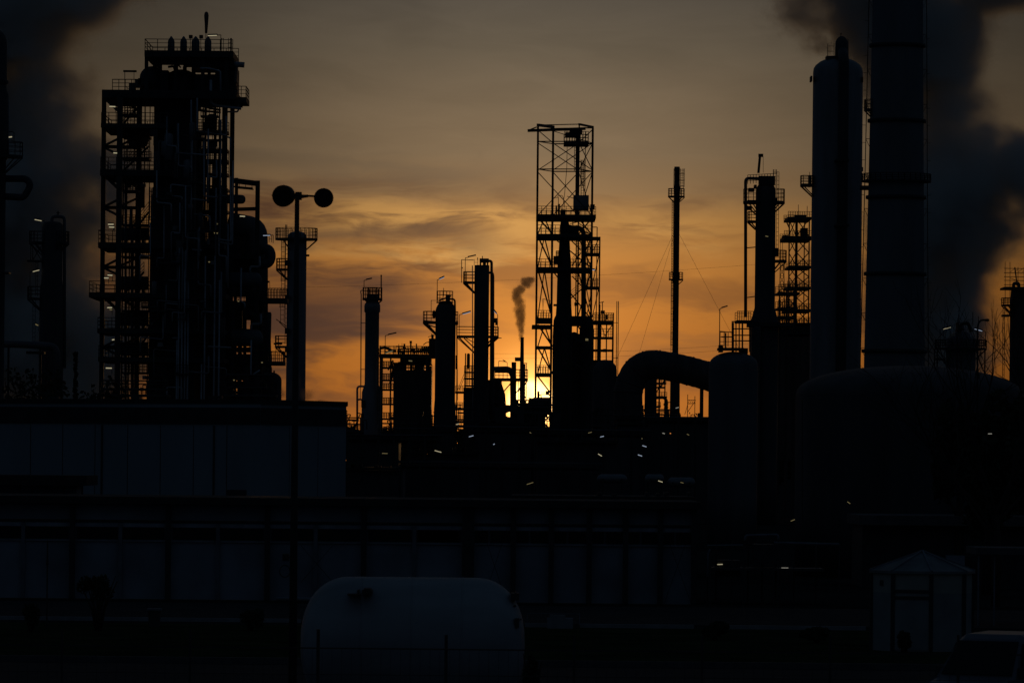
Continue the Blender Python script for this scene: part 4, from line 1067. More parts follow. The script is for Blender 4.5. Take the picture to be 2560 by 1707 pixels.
# ================================================================ FOREGROUND: ground, hall, long building, tank, kiosk, van, plants
def sheet(name, pts, z, mat_):
    global ROOT
    ROOT = None
    m = M(); m.add([(a, b, z) for a, b in pts], [tuple(range(len(pts)))]); return structure(m.build(name, mat_, None))
mat('grass', (.05, .06, .03), .95, 0, .4, .35, .3, spec=0)
mat('asphalt', (.055, .055, .058), .9, 0, .25, .6, .1, spec=.05)
mat('gravel_yard', (.05, .048, .045), .95, 0, .3, .1, spec=0)
sheet('ground', [(-6000, -200), (6000, -200), (6000, 9000), (-6000, 9000)], -.02, 'gravel_yard')
sheet('lawn', [(-60, 182), (60, 182), (60, 222), (-60, 222)], .0, 'grass')
sheet('verge', [(-60, 60), (60, 60), (60, 134), (-60, 134)], .0, 'grass')
sheet('road', [(-80, 136), (80, 136), (80, 179), (-80, 179)], .0, 'asphalt')
m = M(); m.box((0, 180.2, .06), (80, .15, .12)); structure(m.build('kerb', 'wall_base', None))
m = M(); m.box((0, 134.6, .06), (80, .15, .12)); structure(m.build('kerb', 'wall_base', None))
m = M(); m.box((-8, 240, .0), (60, 14, .02)); structure(m.build('pavement', 'asphalt', None))

# ---- pale industrial hall
T('industrial_hall', 'large pale windowless hall with dark louvre band under its flat roof', 'hall', 500, 405)
zt = p(640, 998).z; zr = zt
def hallx(x, d): return ((x - CX) / F * CR - (HZ - 1010) / F * SR) * d
P0, P1, P2 = (hallx(-160, 420), 420), (hallx(652, 405), 405), (hallx(866, 416), 416)
P3, P4 = (P2[0] * 1.135 - 1, 470), (P0[0] * 1.1, 470)
foot = [P0, P1, P2, P3, P4]
def prism(m, foot, z0, z1):
    n = len(foot); m.add([(a, b, z0) for a, b in foot] + [(a, b, z1) for a, b in foot], [tuple(range(n))[::-1], tuple(range(n, 2 * n))] + [(i, (i + 1) % n, n + (i + 1) % n, n + i) for i in range(n)])
def grow(foot, g):
    cx = sum(a for a, b in foot) / len(foot); cy = sum(b for a, b in foot) / len(foot)
    return [(a + g * (1 if a > cx else -1) * (0 if abs(a - cx) < 1 else 1), b - g if b < cy + 8 else b + g) for a, b in foot]
m = M(); prism(m, foot, 0, zt - .3); m.build('wall', 'hall_panel')
m = M(); prism(m, grow(foot, .12), zt - .32, zt); m.build('roof', 'roof_dark')
def facing(a, b, u0, u1, z0, z1, off, name, mt, mm=None):
    a, b = Vector((*a, 0)), Vector((*b, 0)); d = (b - a).normalized(); nrm = Vector((d.y, -d.x, 0)); L = (b - a).length
    q0, q1 = a + d * (u0 * L), a + d * (u1 * L)
    mm2 = mm or M()
    mm2.hexa([q0 + nrm * off + Vector((0, 0, z0)), q1 + nrm * off + Vector((0, 0, z0)), q1 - nrm * .05 + Vector((0, 0, z0)), q0 - nrm * .05 + Vector((0, 0, z0)),
              q0 + nrm * off + Vector((0, 0, z1)), q1 + nrm * off + Vector((0, 0, z1)), q1 - nrm * .05 + Vector((0, 0, z1)), q0 - nrm * .05 + Vector((0, 0, z1))])
    return mm2 if mm is not None else mm2.build(name, mt)
zb0, zb1 = p(600, 1060).z, p(600, 1019).z
for a, b in ((P0, P1), (P1, P2)):
    m = M(); n = 9
    for i in range(n):
        z = zb0 + (zb1 - zb0) * i / n; facing(a, b, .001, .999, z, z + (zb1 - zb0) / n * .7, .10, '', '', m)
    m.build('louvre_band', 'louver')
    facing(a, b, 0.001, .999, zb0 - .02, zb1 + .02, .035, 'louvre_backing', 'post_dark')
m = M()
for a, b, n in ((P0, P1, 10), (P1, P2, 3)):
    for i in range(1, n): facing(a, b, i / n - .0008, i / n + .0008, 0, zb0 - .1, .02, '', '', m)
m.build('panel_joint', 'post_dark')
for u in (.18, .52, .86): facing(P0, P1, u, u + .004, 0, zb0 - .1, .09, 'downpipe', 'louver')
facing(P0, P1, .70, .73, 0, 2.4, .03, 'door', 'louver'); facing(P0, P1, .90, .96, 0, 4.2, .03, 'roller_door', 'louver')
for x, y, w, h in ((120, 998, 26, 9), (330, 997, 18, 7), (520, 996, 34, 8)): M().pbox(x, y - h + 1, x + w, y, 14, 16).build('roof_vent', 'louver')
T('flat_roof_annexe', 'low annexe with dark flat roof on posts before the pale hall, far left', 'building', 100, 330)
M().pbox(-150, 1187, 216, 1212, -1, 8).build('roof', 'roof_dark')
m = M(); m.pbox(-150, 1212, 190, 1500, 2, 7); m.build('wall', 'wall_panel')
for x in (-20, 50, 80, 160, 205): M().leg(x, 1212, 4, 0, 1300).build('post', 'post_dark')

# ---- long low building with band of windows
T('long_building', 'long low building with band of clerestory windows between dark posts', 'building', 850, 260)
LBX0, LBX1 = -260, 1742
def zz(y): return p(850, y).z
def xx(x, v=0): return p(x, 1380, v).x
def fbox(x0, x1, y0, y1, v0, v1):
    m = M(); a, b = xx(x0), xx(x1); z0, z1 = zz(y1) if y1 < 1600 else 0.0, zz(y0)
    m.box(((a + b) / 2, 260 + (v0 + v1) / 2, (z0 + z1) / 2), ((b - a) / 2, (v1 - v0) / 2, (z1 - z0) / 2)); return m
fbox(LBX0, LBX1, 1262, 1700, .3, 14).build('wall', 'wall_panel')
fbox(LBX0 - 8, LBX1 + 8, 1246, 1263, -.55, 14.3).build('roof', 'roof_dark')
fbox(LBX0, LBX1, 1304, 1309, .12, .28).build('cornice', 'post_dark')
fbox(LBX0, LBX1, 1508, 1700, .1, .27).build('plinth', 'wall_base')
fbox(LBX0, LBX1, 1312, 1322, .2, .29).build('upper_rail', 'win_frame')
fbox(LBX0, LBX1, 1353, 1358, .2, .29).build('lower_rail', 'win_frame')
LP = [-310, -66, 180, 420, 668, 909]; RP = [1170, 1283, 1378, 1473, 1564, 1651, 1735]
for x in LP[1:] + RP:
    w = 15 if x == 1170 else 6.5
    fbox(x - w, x + w, 1264, 1700, -.12, .36).build('post', 'post_dark')
wins = []
for a, b in zip(LP[1:] + [1155], LP[2:] + [1155]):
    if b > a: wins += [(a + 12, (a + b) / 2 - 6), ((a + b) / 2 + 6, b - 11)]
wins = [(a, b) for a, b in wins if a < 1150]
wins += [(921, 1026), (1045, 1150)]
for a, b in zip(RP[:-1], RP[1:]):
    a2 = a + (18 if a == 1170 else 9); mid = a2 + (b - a2) * .36
    wins += [(a2, mid - 2), (mid + 3, b - 9)]
seen = set()
for a, b in wins:
    if (round(a), round(b)) in seen: continue
    seen.add((round(a), round(b)))
    w = fbox(a, b, 1323, 1352, .14, .28).build('window', 'glass')
for x in [(a + b) / 2 for a, b in zip(LP[1:-1], LP[2:])] + [1035.5]:
    fbox(x - 5, x + 5, 1312, 1508, .10, .3).build('mullion', 'frame_pale')
m = M()
for x0, x1 in ((752, 832), (1205, 1268), (1660, 1728)):
    v = -.3; d = 1362 if x0 == 752 else 1320
    m.pbar(x0, d, x1, 1508 if x0 > 1000 else 1455, 1.1, v); m.pbar(x1, d, x0, 1508 if x0 > 1000 else 1455, 1.1, v)
m.build('cable_bracing', 'cable')
m = M(); m.pbox(1690, 1310, 1693, 1312, -.3, .1)
T('pipe_duct', 'pale horizontal pipe showing left of the white tank before the long building', 'pipe', 720, 250)
M().pipe([(690, 1496), (745, 1497), (790, 1498), (900, 1498)], 5).build('pipe', 'frame_pale'); m = M(); m.leg(720, 1500, 4, 0, 1520).leg(850, 1500, 4, 0, 1520); m.build('support', 'post_dark')

# ---- low edging strips in front of it
G_E = 'pale low edging walls before the long building'
for x0, x1, y0, y1, d, lb in ((-120, 752, 1548, 1558, 225, 'pale low edging strip left of the mast in front of the long building'),
                              (1312, 1425, 1565, 1580, 222, 'short pale edging block beside the white tank, below the little barrier'),
                              (1450, 1735, 1567, 1580, 222, 'pale low edging strip in the middle right, before the long building'),
                              (1786, 2165, 1570, 1585, 222, 'pale low edging strip left of the kiosk')):
    T('low_wall', lb, 'low wall', (x0 + x1) / 2, d, G_E)
    a, b = p(x0, y0), p(x1, y0); zt_ = max(.15, (a.z + b.z) / 2)
    m = M(); m.box(((a.x + b.x) / 2, d + .15, zt_ / 2), ((b.x - a.x) / 2, .15, zt_ / 2)); m.build('edging', 'pale_stone')
T('tube_barrier', 'thin pale tube barrier beside the white tank', 'barrier', 1380, 226)
m = M()
for x in (1318, 1375, 1449): m.leg(x, 1532, 1.8, 0, 1550)
a, b = p(1318, 1532), p(1449, 1533); m.bar((a.x, a.y, a.z), (b.x, b.y, a.z), 1.6 * s()); m.build('frame', 'frame_pale')
T('concrete_block', 'grey block lying at the foot of the tube barrier', 'block', 1400, 221)
m = M(); a = p(1400, 1560); m.box((a.x, a.y, .2), (.5, .4, .2)).box((a.x - .1, a.y - .1, .46), (.3, .25, .06)); m.build('block', 'pale_stone')

# ---- white horizontal tank
T('storage_tank', 'big white horizontal tank with rounded ends behind the mesh fence, lower middle', 'tank', 1030, 150)
cx_, cz = p(1030, 1612).x, p(1030, 1612).z; k = s(); rr = 168 * k; hl = 282 * k
prof = []
for i in range(13):
    t = math.pi / 2 * i / 12; prof.append((-hl + 125 * k * (1 - math.sin(t)) , rr * math.cos(t) ** .62 if i < 12 else 0.0))
prof = [(-hl + 122 * k * (1 - math.cos(math.pi / 2 * i / 12)), rr * math.sin(math.pi / 2 * i / 12) ** .8) for i in range(13)]
prof2 = prof + [(-a, b) for a, b in prof[::-1]]
vs, fs, n = [], [], 40
for a, b in prof2:
    for i in range(n):
        t = 2 * math.pi * i / n; vs.append((cx_ + a, 151 + b * math.cos(t) * 1.0, cz + b * math.sin(t)))
for i in range(len(prof2) - 1):
    for j in range(n): fs.append((i * n + j, i * n + (j + 1) % n, (i + 1) * n + (j + 1) % n, (i + 1) * n + j))
m = M(); m.add(vs, fs, True); m.build('shell', 'tank_white')
yf = 151 - rr
m = M(); m.pbox(868, 1484, 900, 1487, -.95, .2).pbox(905, 1474, 930, 1485, -.98, .2).pbox(893, 1474, 897, 1484, -.95, .2).pbox(910, 1470, 926, 1474, -.9, .2); m.build('nozzle', 'dirt_fitting')
m = M(); m.pbox(1278, 1482, 1298, 1500, .2, .9).pbox(1287, 1480, 1291, 1484, .1, .5).pbox(1285, 1512, 1290, 1516, .3, .8).pbox(1288, 1545, 1298, 1568, -.1, .5).pbox(1300, 1546, 1304, 1549, .3, .8); m.build('gauge_fitting', 'dirt_fitting')
for x in (905, 1030, 1155):
    a = p(x, 1612, 1); M().tube([Vector((a.x - .02, 151, cz)), Vector((a.x + .02, 151, cz))], rr * 1.004, 48).build('weld_band', 'tank_white')
m = M()
for x in (850, 1210):
    a = p(x, 1700); m.box((a.x, 151, cz - rr * .72), (.25, rr * .8, .5)); m.box((a.x, 151, (cz - rr * .95) / 2), (.2, rr * .6, max(.1, (cz - rr * .95) / 2)))
m.build('saddle', 'concrete')

# ---- mesh fence
T('mesh_fence', 'dark wire mesh fence on slim posts crossing in front of the white tank', 'fence', 1030, 116)
for i, x in enumerate((-165, 155, 475, 795, 1115, 1435, 1755, 2075, 2395, 2715)):
    M().leg(x, 1586 if x > 900 else 1572, 8 if x in (795, 1115) else 6, 0, 1650).build('post', 'post_dark')
za, zb = p(1100, 1622).z, p(1100, 1586).z
a, b = p(-200, 1622), p(2760, 1622)
m = M(); m.bar((a.x, 116, za), (b.x, 116, za), .028)
for z in (.25, .9, 1.5, 2.1): m.bar((a.x, 116, z), (b.x, 116, z), .012)
m.build('rail', 'post_dark')
m = M(); x = a.x
while x < b.x: m.bar((x, 116, .1), (x, 116, za), .006); x += .2
m.build('wire_mesh', 'post_dark')

# ---- lamp mast
T('lamp_mast', 'tall dark mast with two round floodlights on a cross arm, out of focus', 'lamp mast', 740, 140)
a = p(737, 1100); k = s(); zt = p(745, 484).z
M().tube([(a.x, a.y, 0), (a.x, a.y, zt * .5), (a.x, a.y, zt * .8), (a.x, a.y, zt)], [11 * k, 8.5 * k, 7 * k, 5.6 * k], 14).build('pole', 'steel')
m = M(); m.pbar(728, 488, 792, 491, 5).pbox(738, 480, 754, 500, -.08, .08).pbar(752, 493, 770, 490, 7); m.build('cross_arm', 'steel')
def flood(x, y, r, dx, dy, ln, tip):
    c = p(x, y); ax = Vector((dx, -1.0, dy)).normalized(); kk = r * k
    pts = [c + ax * .10, c + ax * .06, c, c - ax * ln * .4, c - ax * ln * .8, c - ax * ln]
    q = M().tube(pts, [kk * .98, kk, kk, kk * .9, kk * .55, kk * .2], 24).build('floodlight', 'steel')
    M().tube([c + ax * .11, c + ax * .125], kk * .9, 24).build('lens', 'glass', q)
    if tip: M().pbar(x - 29, y - 3, x - 12, y + 6, 5).build('visor', 'steel', q)
flood(709, 490, 27.5, -.35, -.12, .42, True)
flood(809, 495, 24.5, .1, -.05, .34, False)
m = M(); m.pbox(706, 1384, 722, 1402, -.1, .1).pbar(714, 1392, 736, 1392, 3); m.build('speaker_box', 'steel')
c = p(712, 1427); m = M(); m.tube([c + Vector((math.cos(t) * 13 * k, 0, math.sin(t) * 15 * k)) for t in [2 * math.pi * i / 20 for i in range(21)]], .012, 6); m.build('hose_ring', 'steel')

# ---- kiosk
T('kiosk', 'small octagonal hut with pyramid roof at lower right', 'kiosk', 2305, 199)
c = p(2305, 1520); k = s(); zr0, zr1 = p(2305, 1426).z, p(2305, 1377).z; R8 = 127 * k
ang = [R(-84 - 45 * i) for i in range(8)]
foot8 = [(c.x + R8 * math.cos(t), c.y + R8 * math.sin(t)) for t in ang][::-1]
zmid = p(2305, 1480).z
m = M(); prism(m, foot8, 0, zmid); m.build('lower_wall', 'kiosk_low')
m = M(); prism(m, [(c.x + (a - c.x) * 1.002, c.y + (b - c.y) * 1.002) for a, b in foot8], zmid + .002, zr0); m.build('upper_wall', 'kiosk_wall')
q8 = [(c.x + (a - c.x) * 1.06, c.y + (b - c.y) * 1.06) for a, b in foot8]
m = M(); m.add([(a, b, zr0 + .01) for a, b in q8] + [(a, b, zr0 - .08) for a, b in q8] + [(c.x, c.y, zr1)], [(i, (i + 1) % 8, 16) for i in range(8)] + [(8 + i, 8 + (i + 1) % 8, (i + 1) % 8, i) for i in range(8)] + [tuple(range(8, 16))[::-1]]); rf = m.build('roof', 'kiosk_roof')
m = M()
for a, b in q8: m.bar((a, b, zr0 + .02), (c.x, c.y, zr1 + .02), .06)
m.build('ridge_cap', 'frame_pale', rf)
for a, b in foot8: M().bar((a, b, 0), (a, b, zr0), .14).build('corner_post', 'post_dark')
def face8(i, u0, u1, z0, z1, name, mt, off=.02):
    a, b = Vector((*foot8[i], 0)), Vector((*foot8[(i + 1) % 8], 0)); d = b - a; nrm = Vector((d.y, -d.x, 0)).normalized()
    q0, q1 = a + d * u0, a + d * u1
    m = M(); m.hexa([q0 + nrm * off + Vector((0, 0, z0)), q1 + nrm * off + Vector((0, 0, z0)), q1 - nrm * .02 + Vector((0, 0, z0)), q0 - nrm * .02 + Vector((0, 0, z0)),
                     q0 + nrm * off + Vector((0, 0, z1)), q1 + nrm * off + Vector((0, 0, z1)), q1 - nrm * .02 + Vector((0, 0, z1)), q0 - nrm * .02 + Vector((0, 0, z1))]); return m.build(name, mt)
fi = max(range(8), key=lambda i: -(foot8[i][1] + foot8[(i + 1) % 8][1]) - .3 * (foot8[i][0] + foot8[(i + 1) % 8][0] - 2 * c.x))
for y in (1471, 1487): face8(fi, .06, .94, p(2265, y + 8).z, p(2265, y).z, 'stripe', 'stripe')
face8(fi, .05, .95, .05, p(2265, 1503).z, 'door', 'kiosk_low', .03)
fl = (fi - 1) % 8 if foot8[(fi - 1) % 8][0] < foot8[fi][0] else (fi + 1) % 8
face8(fl, .4, .55, p(2195, 1462).z, p(2195, 1448).z, 'sign', 'stripe', .03)

T('dark_shed', 'long dark shed with flat roof behind the kiosk', 'shed', 2290, 300)
M().pbox(2148, 1290, 2700, 1314, -1, 10).build('roof', 'wall_base')
M().pbox(2155, 1314, 2690, 1520, 0, 9).build('wall', 'post_dark')
M().pbox(2366, 1388, 2412, 1412, -1.2, .0).build('vent_box', 'wall_panel')
T('carport', 'thin posted carport right of the kiosk', 'carport', 2500, 230)
M().pbox(2440, 1370, 2720, 1386, -1, 4).build('roof', 'wall_base')
for x in (2446, 2486, 2660): M().leg(x, 1386, 4, -.6, 1440).build('post', 'frame_pale')

# ---- van
T('parked_van', 'van cut by the lower right corner, roof and windscreen above its dim headlamps', 'van', 2400, 136)
vb = p(2440, 1640)
VA = R(60)               # nose towards the camera, turned a little to its left
def VP(u, w, z):         # u along the van (0 = nose), w across, z up
    o = Vector((p(2388, 1640).x, 135.0, 0)); f = Vector((math.cos(VA), math.sin(VA), 0)); l = Vector((-f.y, f.x, 0))
    return o + f * u + l * w * 1.08 + Vector((0, 0, z * 1.2))
secs = [(0.0, .80, .35, .72), (.06, .92, .3, .98), (.35, .96, .28, 1.10), (.95, .98, .28, 1.20), (1.0, .98, .28, 1.22), (1.75, .90, .28, 1.94), (1.95, .90, .28, 2.03), (3.2, .91, .28, 2.07), (4.7, .89, .28, 2.0), (4.95, .85, .32, 1.9)]
vs, fs = [], []
for u, hw, z0, z1 in secs:
    zm = min(z1, 1.18)
    ring_ = [(-hw, z0), (-hw, zm * .6 + .2), (-hw, zm), (-hw * (.86 if z1 > 1.3 else .97), z1 - .07), (-hw * (.72 if z1 > 1.3 else .88), z1), (hw * (.72 if z1 > 1.3 else .88), z1), (hw * (.86 if z1 > 1.3 else .97), z1 - .07), (hw, zm), (hw, zm * .6 + .2), (hw, z0)]
    vs += [VP(u, a, b) for a, b in ring_]
nr = 10
for i in range(len(secs) - 1):
    for j in range(nr): fs.append((i * nr + j, i * nr + (j + 1) % nr, (i + 1) * nr + (j + 1) % nr, (i + 1) * nr + j))
fs += [tuple(range(nr)), tuple(range((len(secs) - 1) * nr, len(secs) * nr))[::-1]]
m = M(); m.add(vs, fs, False); bo = m.build('body', 'van_paint')
m = M(); e = .015
m.add([VP(1.02 - .04, -.86, 1.25), VP(1.02 - .04, .86, 1.25), VP(1.72 - .04, .72, 1.90), VP(1.72 - .04, -.72, 1.90)], [(0, 1, 2, 3)]); 
m.add([VP(1.0, -.86, 1.24), VP(1.0, .86, 1.24), VP(1.70, .72, 1.89), VP(1.70, -.72, 1.89)], [(3, 2, 1, 0)]); m.build('windscreen', 'glass')
for sgn in (-1, 1):
    m = M(); m.hexa([VP(1.35, sgn * .93, 1.24), VP(2.6, sgn * .93, 1.24), VP(2.6, sgn * .97, 1.24), VP(1.35, sgn * .97, 1.24), VP(1.78, sgn * .80, 1.86), VP(2.6, sgn * .80, 1.86), VP(2.6, sgn * .85, 1.86), VP(1.78, sgn * .85, 1.86)]); m.build('side_window', 'glass')
    c0 = VP(.02, sgn * .72, .93); m = M(); m.tube([c0 + Vector((.03, .02, 0)), c0 - Vector((.05, .04, 0))], [.07, .06], 12); m.build('headlight', 'headlight')
    for u in (.85, 4.0):
        a = VP(u, sgn * .78, .32); f = (VP(u, sgn * 1.0, .32) - a).normalized()
        w = M().tube([a, a + f * .22], .38, 20).build('wheel', 'rubber'); M().tube([a + f * .22, a + f * .235], .2, 14).build('rim', 'frame_pale', w)
    m = M(); a = VP(1.25, sgn * 1.0, 1.28); m.box((a.x, a.y, a.z), (.1, .06, .13), VA - R(90)); m.build('wing_mirror', 'dirt_fitting')

# ---- plants
def leafcloud(m, centre, rx, ry, rz, n, size, shell=.35):
    for _ in range(n):
        while True:
            q = Vector((rnd.uniform(-1, 1), rnd.uniform(-1, 1), rnd.uniform(-1, 1)))
            if shell < q.length < 1: break
        c = centre + Vector((q.x * rx, q.y * ry, q.z * rz)); a = Vector((rnd.gauss(0, 1), rnd.gauss(0, 1), rnd.gauss(0, 1))).normalized()
        b = a.cross(Vector((rnd.gauss(0, 1), rnd.gauss(0, 1), rnd.gauss(0, 1)))).normalized(); k_ = size * rnd.uniform(.6, 1.3)
        m.add([c - a * k_, c + b * k_ * .6, c + a * k_, c - b * k_ * .6], [(0, 1, 2, 3)])
def branch(m, a, d, ln, r, depth, tips, spread=.55, up=.15):
    pts = [a]; q = a.copy(); dd = d.normalized()
    for i in range(3):
        dd = (dd + Vector((rnd.gauss(0, .12), rnd.gauss(0, .12), rnd.gauss(0, .08) + up * .3))).normalized(); q = q + dd * ln / 3; pts.append(q.copy())
    m.tube(pts, [r, r * .88, r * .75, r * .6], 6 if depth > 2 else 4, cap=False)
    if depth == 0: tips.append(q); return
    for i in range(3 if depth > 1 else 3):
        t = pts[rnd.choice((1, 2, 3))]; e_ = (dd + Vector((rnd.gauss(0, spread), rnd.gauss(0, spread), rnd.gauss(0, spread * .6) + up))).normalized()
        branch(m, t if i else pts[-1], e_, ln * rnd.uniform(.6, .8), r * .58, depth - 1, tips, spread, up)
def leafy_tree(name, label, x, ytop, w, d, group, kind='round', n=900, mt='leaf'):
    T(name, label, 'tree', x, d, group)
    a = p(x, 1100); top = p(x, ytop).z; hw = w / 2 * s()
    m = M(); m.tube([(a.x, a.y, 0), (a.x, a.y, top * .4), (a.x + .2, a.y, top * .75)], [.28, .2, .08], 8)
    for i in range(7):
        t = rnd.uniform(0, 6.28); z = top * rnd.uniform(.3, .6); m.tube([(a.x, a.y, z), (a.x + math.cos(t) * hw * .7, a.y + math.sin(t) * hw * .7, z + top * .2)], [.09, .03], 5)
    m.build('trunk', 'bark')
    m = M()
    if kind == 'cone':
        for i in range(n):
            h = rnd.random(); z = top * (.15 + .85 * h); r = hw * (1 - h) * rnd.uniform(.5, 1.05); t = rnd.uniform(0, 6.28)
            leafcloud(m, Vector((a.x + math.cos(t) * r, a.y + math.sin(t) * r, z)), .1, .1, .1, 1, .3, 0)
    else:
        for i in range(11):
            t = rnd.uniform(0, 6.28); rr_2 = hw * rnd.uniform(.1, .75); z = top * rnd.uniform(.45, .86)
            leafcloud(m, Vector((a.x + math.cos(t) * rr_2, a.y + math.sin(t) * rr_2, z)), hw * .42, hw * .42, top * .14, n // 11, .22)
    m.build('crown', mt)
G_T = 'dark trees behind the pale hall'
leafy_tree('tree', 'dark round tree behind the hall roof, below the far left column', 40, 905, 120, 470, G_T)
leafy_tree('tree', 'dark round tree behind the hall roof, under the short column', 120, 915, 110, 475, G_T)
leafy_tree('tree', 'dark bushy tree behind the hall roof, left foot of the big structure', 222, 908, 110, 478, G_T)
leafy_tree('conifer', 'little pointed conifer behind the hall, right of the short column', 187, 884, 16, 560, None, 'cone', 400)
leafy_tree('tree', 'dark bushy tree touching the lower left frame leg of the big structure', 290, 935, 90, 480, G_T)
G_C = 'conifers under the arched duct'
leafy_tree('conifer', 'dark conifer seen through the gap under the arched duct, the taller one', 1664, 1003, 36, 780, G_C, 'cone', 700)
leafy_tree('conifer', 'dark conifer under the arched duct, half hidden by the flare stack', 1682, 1022, 30, 790, G_C, 'cone', 500)
leafy_tree('tree', 'tiny ragged tree against the orange gap right of the flare stack', 1733, 1016, 34, 900, None, 'round', 240)

T('lattice_mast', 'small far crossbar pylon in the orange gap under the duct', 'pylon', 1735, 1100)
m = M()
for x in (1719, 1737): m.leg(x, 986 if x < 1730 else 990, 1.6, 0, 1020)
m.pbar(1719, 1000, 1739, 1000, 1.5).pbar(1719, 1009, 1739, 1008, 1.5)
for i in range(4): m.pbar(1719 + i * 5, 1009, 1724 + i * 5, 1000, 1)
m.pbar(1719, 1030, 1738, 1002, 1.4).pbar(1712, 1036, 1719, 1012, 1.2); m.build('lattice', 'steel')

def shrub(label, x, ytop, w, d, mt='leaf', n=1300, cup=False, name='shrub', group='shrubs on the lawn'):
    T(name, label, 'shrub', x, d, group)
    a = p(x, 1560); top = p(x, ytop).z; hw = w / 2 * s(); m = M()
    for i in range(14 if cup else 6):
        t = rnd.uniform(0, 6.28); r = hw * rnd.uniform(.3, .9); zz_ = top * rnd.uniform(.75, .98)
        m.tube([(a.x + math.cos(t) * .08, a.y + math.sin(t) * .08, 0), (a.x + math.cos(t) * r * .35, a.y + math.sin(t) * r * .35, zz_ * .45), (a.x + math.cos(t) * r, a.y + math.sin(t) * r, zz_)], [.05, .035, .012], 5)
    m.build('stems', 'bark'); m = M()
    if cup:
        for i in range(12):
            t = rnd.uniform(0, 6.28); r = hw * rnd.uniform(.1, .72); leafcloud(m, Vector((a.x + math.cos(t) * r, a.y + math.sin(t) * r, top * rnd.uniform(.66, .86))), hw * .3, hw * .3, top * .13, n // 12, .07)
    else:
        for i in range(9):
            t = rnd.uniform(0, 6.28); r = hw * rnd.uniform(0, .55); leafcloud(m, Vector((a.x + math.cos(t) * r, a.y + math.sin(t) * r, top * rnd.uniform(.35, .72))), hw * .48, hw * .48, top * .27, n // 9, .07)
    m.build('foliage', mt)
shrub('cup shaped pruned shrub on bare stems before the long building', 246, 1434, 122, 212, cup=True)
shrub('small dark shrub on the lawn at far left', 76, 1500, 58, 210)
shrub('dense dark bush between mast and waste bin', 626, 1518, 74, 214)
shrub('leggy dark bush in the gap between the two pale edging strips, right', 1785, 1548, 80, 208)
shrub('low bush against the right end of the white tank', 1330, 1625, 60, 142, group=None)
shrub('wide dark bush left of the kiosk foot', 2040, 1562, 110, 206)
shrub('round dark bush low before the kiosk door', 2262, 1577, 44, 196, group=None)
T('waste_bin', 'dark square waste bin standing on the lawn edge', 'bin', 386, 218)
a = p(386, 1560); m = M(); m.hexa([(a.x - .19, a.y - .2, 0), (a.x + .19, a.y - .2, 0), (a.x + .19, a.y + .2, 0), (a.x - .19, a.y + .2, 0), (a.x - .24, a.y - .25, .62), (a.x + .24, a.y - .25, .62), (a.x + .24, a.y + .25, .62), (a.x - .24, a.y + .25, .62)]); m.build('body', 'dirt_fitting')
m = M(); m.box((a.x, a.y, .66), (.27, .28, .035)); m.build('lid', 'frame_pale')
T('thin_post', 'slim dark signpost before the left windows of the long building', 'post', 118, 215)
M().leg(118, 1350, 3.4, 0, 1450).pbox(115, 1400, 121, 1412, -.05, .05).build('post', 'post_dark')

# ---- bare tree at the right
rnd.seed(21)
T('bare_tree', 'leafless tree with fine twigs at the right edge below the scaffolded column', 'tree', 2490, 262)
a = p(2490, 1300); m = M(); tips = []
m.tube([(a.x, a.y, 0), (a.x + .1, a.y, 2.0), (a.x, a.y, 4.2)], [.22, .18, .15], 10)
tw = M()
for i, (dx, dz, ln) in enumerate(((-.75, .8, 3.6), (-.45, 1, 4.2), (-.1, 1, 4.6), (.25, 1, 4.4), (.7, .8, 3.6), (-.3, .9, 3.8), (.45, 1, 4))):
    branch(tw, Vector((a.x, a.y, 3.0 + .2 * i)), Vector((dx, rnd.gauss(0, .4), dz)), ln, .08, 4, tips, .42, .12)
m.build('trunk', 'bark'); tw.build('crown', 'bark')
G_B = 'dark bushes along the right edge'
for x, yt, w, d, lb in ((2400, 985, 150, 300, 'dark bushy tree right of the wide tank, under the street lamp'), (2500, 965, 170, 305, 'dark bushy tree in the lower right behind the bare tree'), (2570, 950, 150, 310, 'dark bushy tree cut by the right edge'), (2470, 1080, 200, 285, 'lower dark bushy tree in front of the wide tank')):
    leafy_tree('tree', lb, x, yt, w, d, G_B, 'round', 2400)

# ================================================================ dark plant ground between hall, building and columns
rnd.seed(5)
G_R = 'pipe racks in the dark plant yard'
def rack(label, x0, x1, ytop, d, n, pipes, h=14):
    T('pipe_rack', label, 'pipe rack', (x0 + x1) / 2, d, G_R)
    for i in range(n):
        x = x0 + (x1 - x0) * i / (n - 1); M().leg(x, ytop, 5, -2, 1150).leg(x, ytop, 5, 3, 1150).build('trestle', 'steel')
    for j in range(pipes):
        y = ytop + (h if j % 2 else 0) - rnd.choice((2, 3, 4)); v = -2 + 5 * j / max(1, pipes - 1); a, b = p(x0 - 6, y, v), p(x1 + 6, y, v); z = (a.z + b.z) / 2
        M().tube([(a.x, a.y, z), (b.x, b.y, z)], rnd.uniform(1.4, 3) * s(), 8).build('pipe', 'vessel_dark')
    M().pbox(x0, ytop + 2, x1, ytop + 5, -2, 3).build('beam', 'steel')
rack('long pipe rack between the hall and the second column', 868, 1100, 1092, 520, 7, 6)
rack('long pipe rack under the tallest slim column', 1090, 1340, 1070, 560, 7, 7)
rack('long pipe rack at the foot of the lattice tower', 1330, 1620, 1078, 540, 8, 7)
rack('pipe rack right of the flare stack foot', 1610, 1780, 1046, 560, 5, 6)
rack('lower pipe rack in front of the middle of the plant', 1000, 1500, 1160, 430, 11, 6)
G_BX = 'plain dark plant sheds'
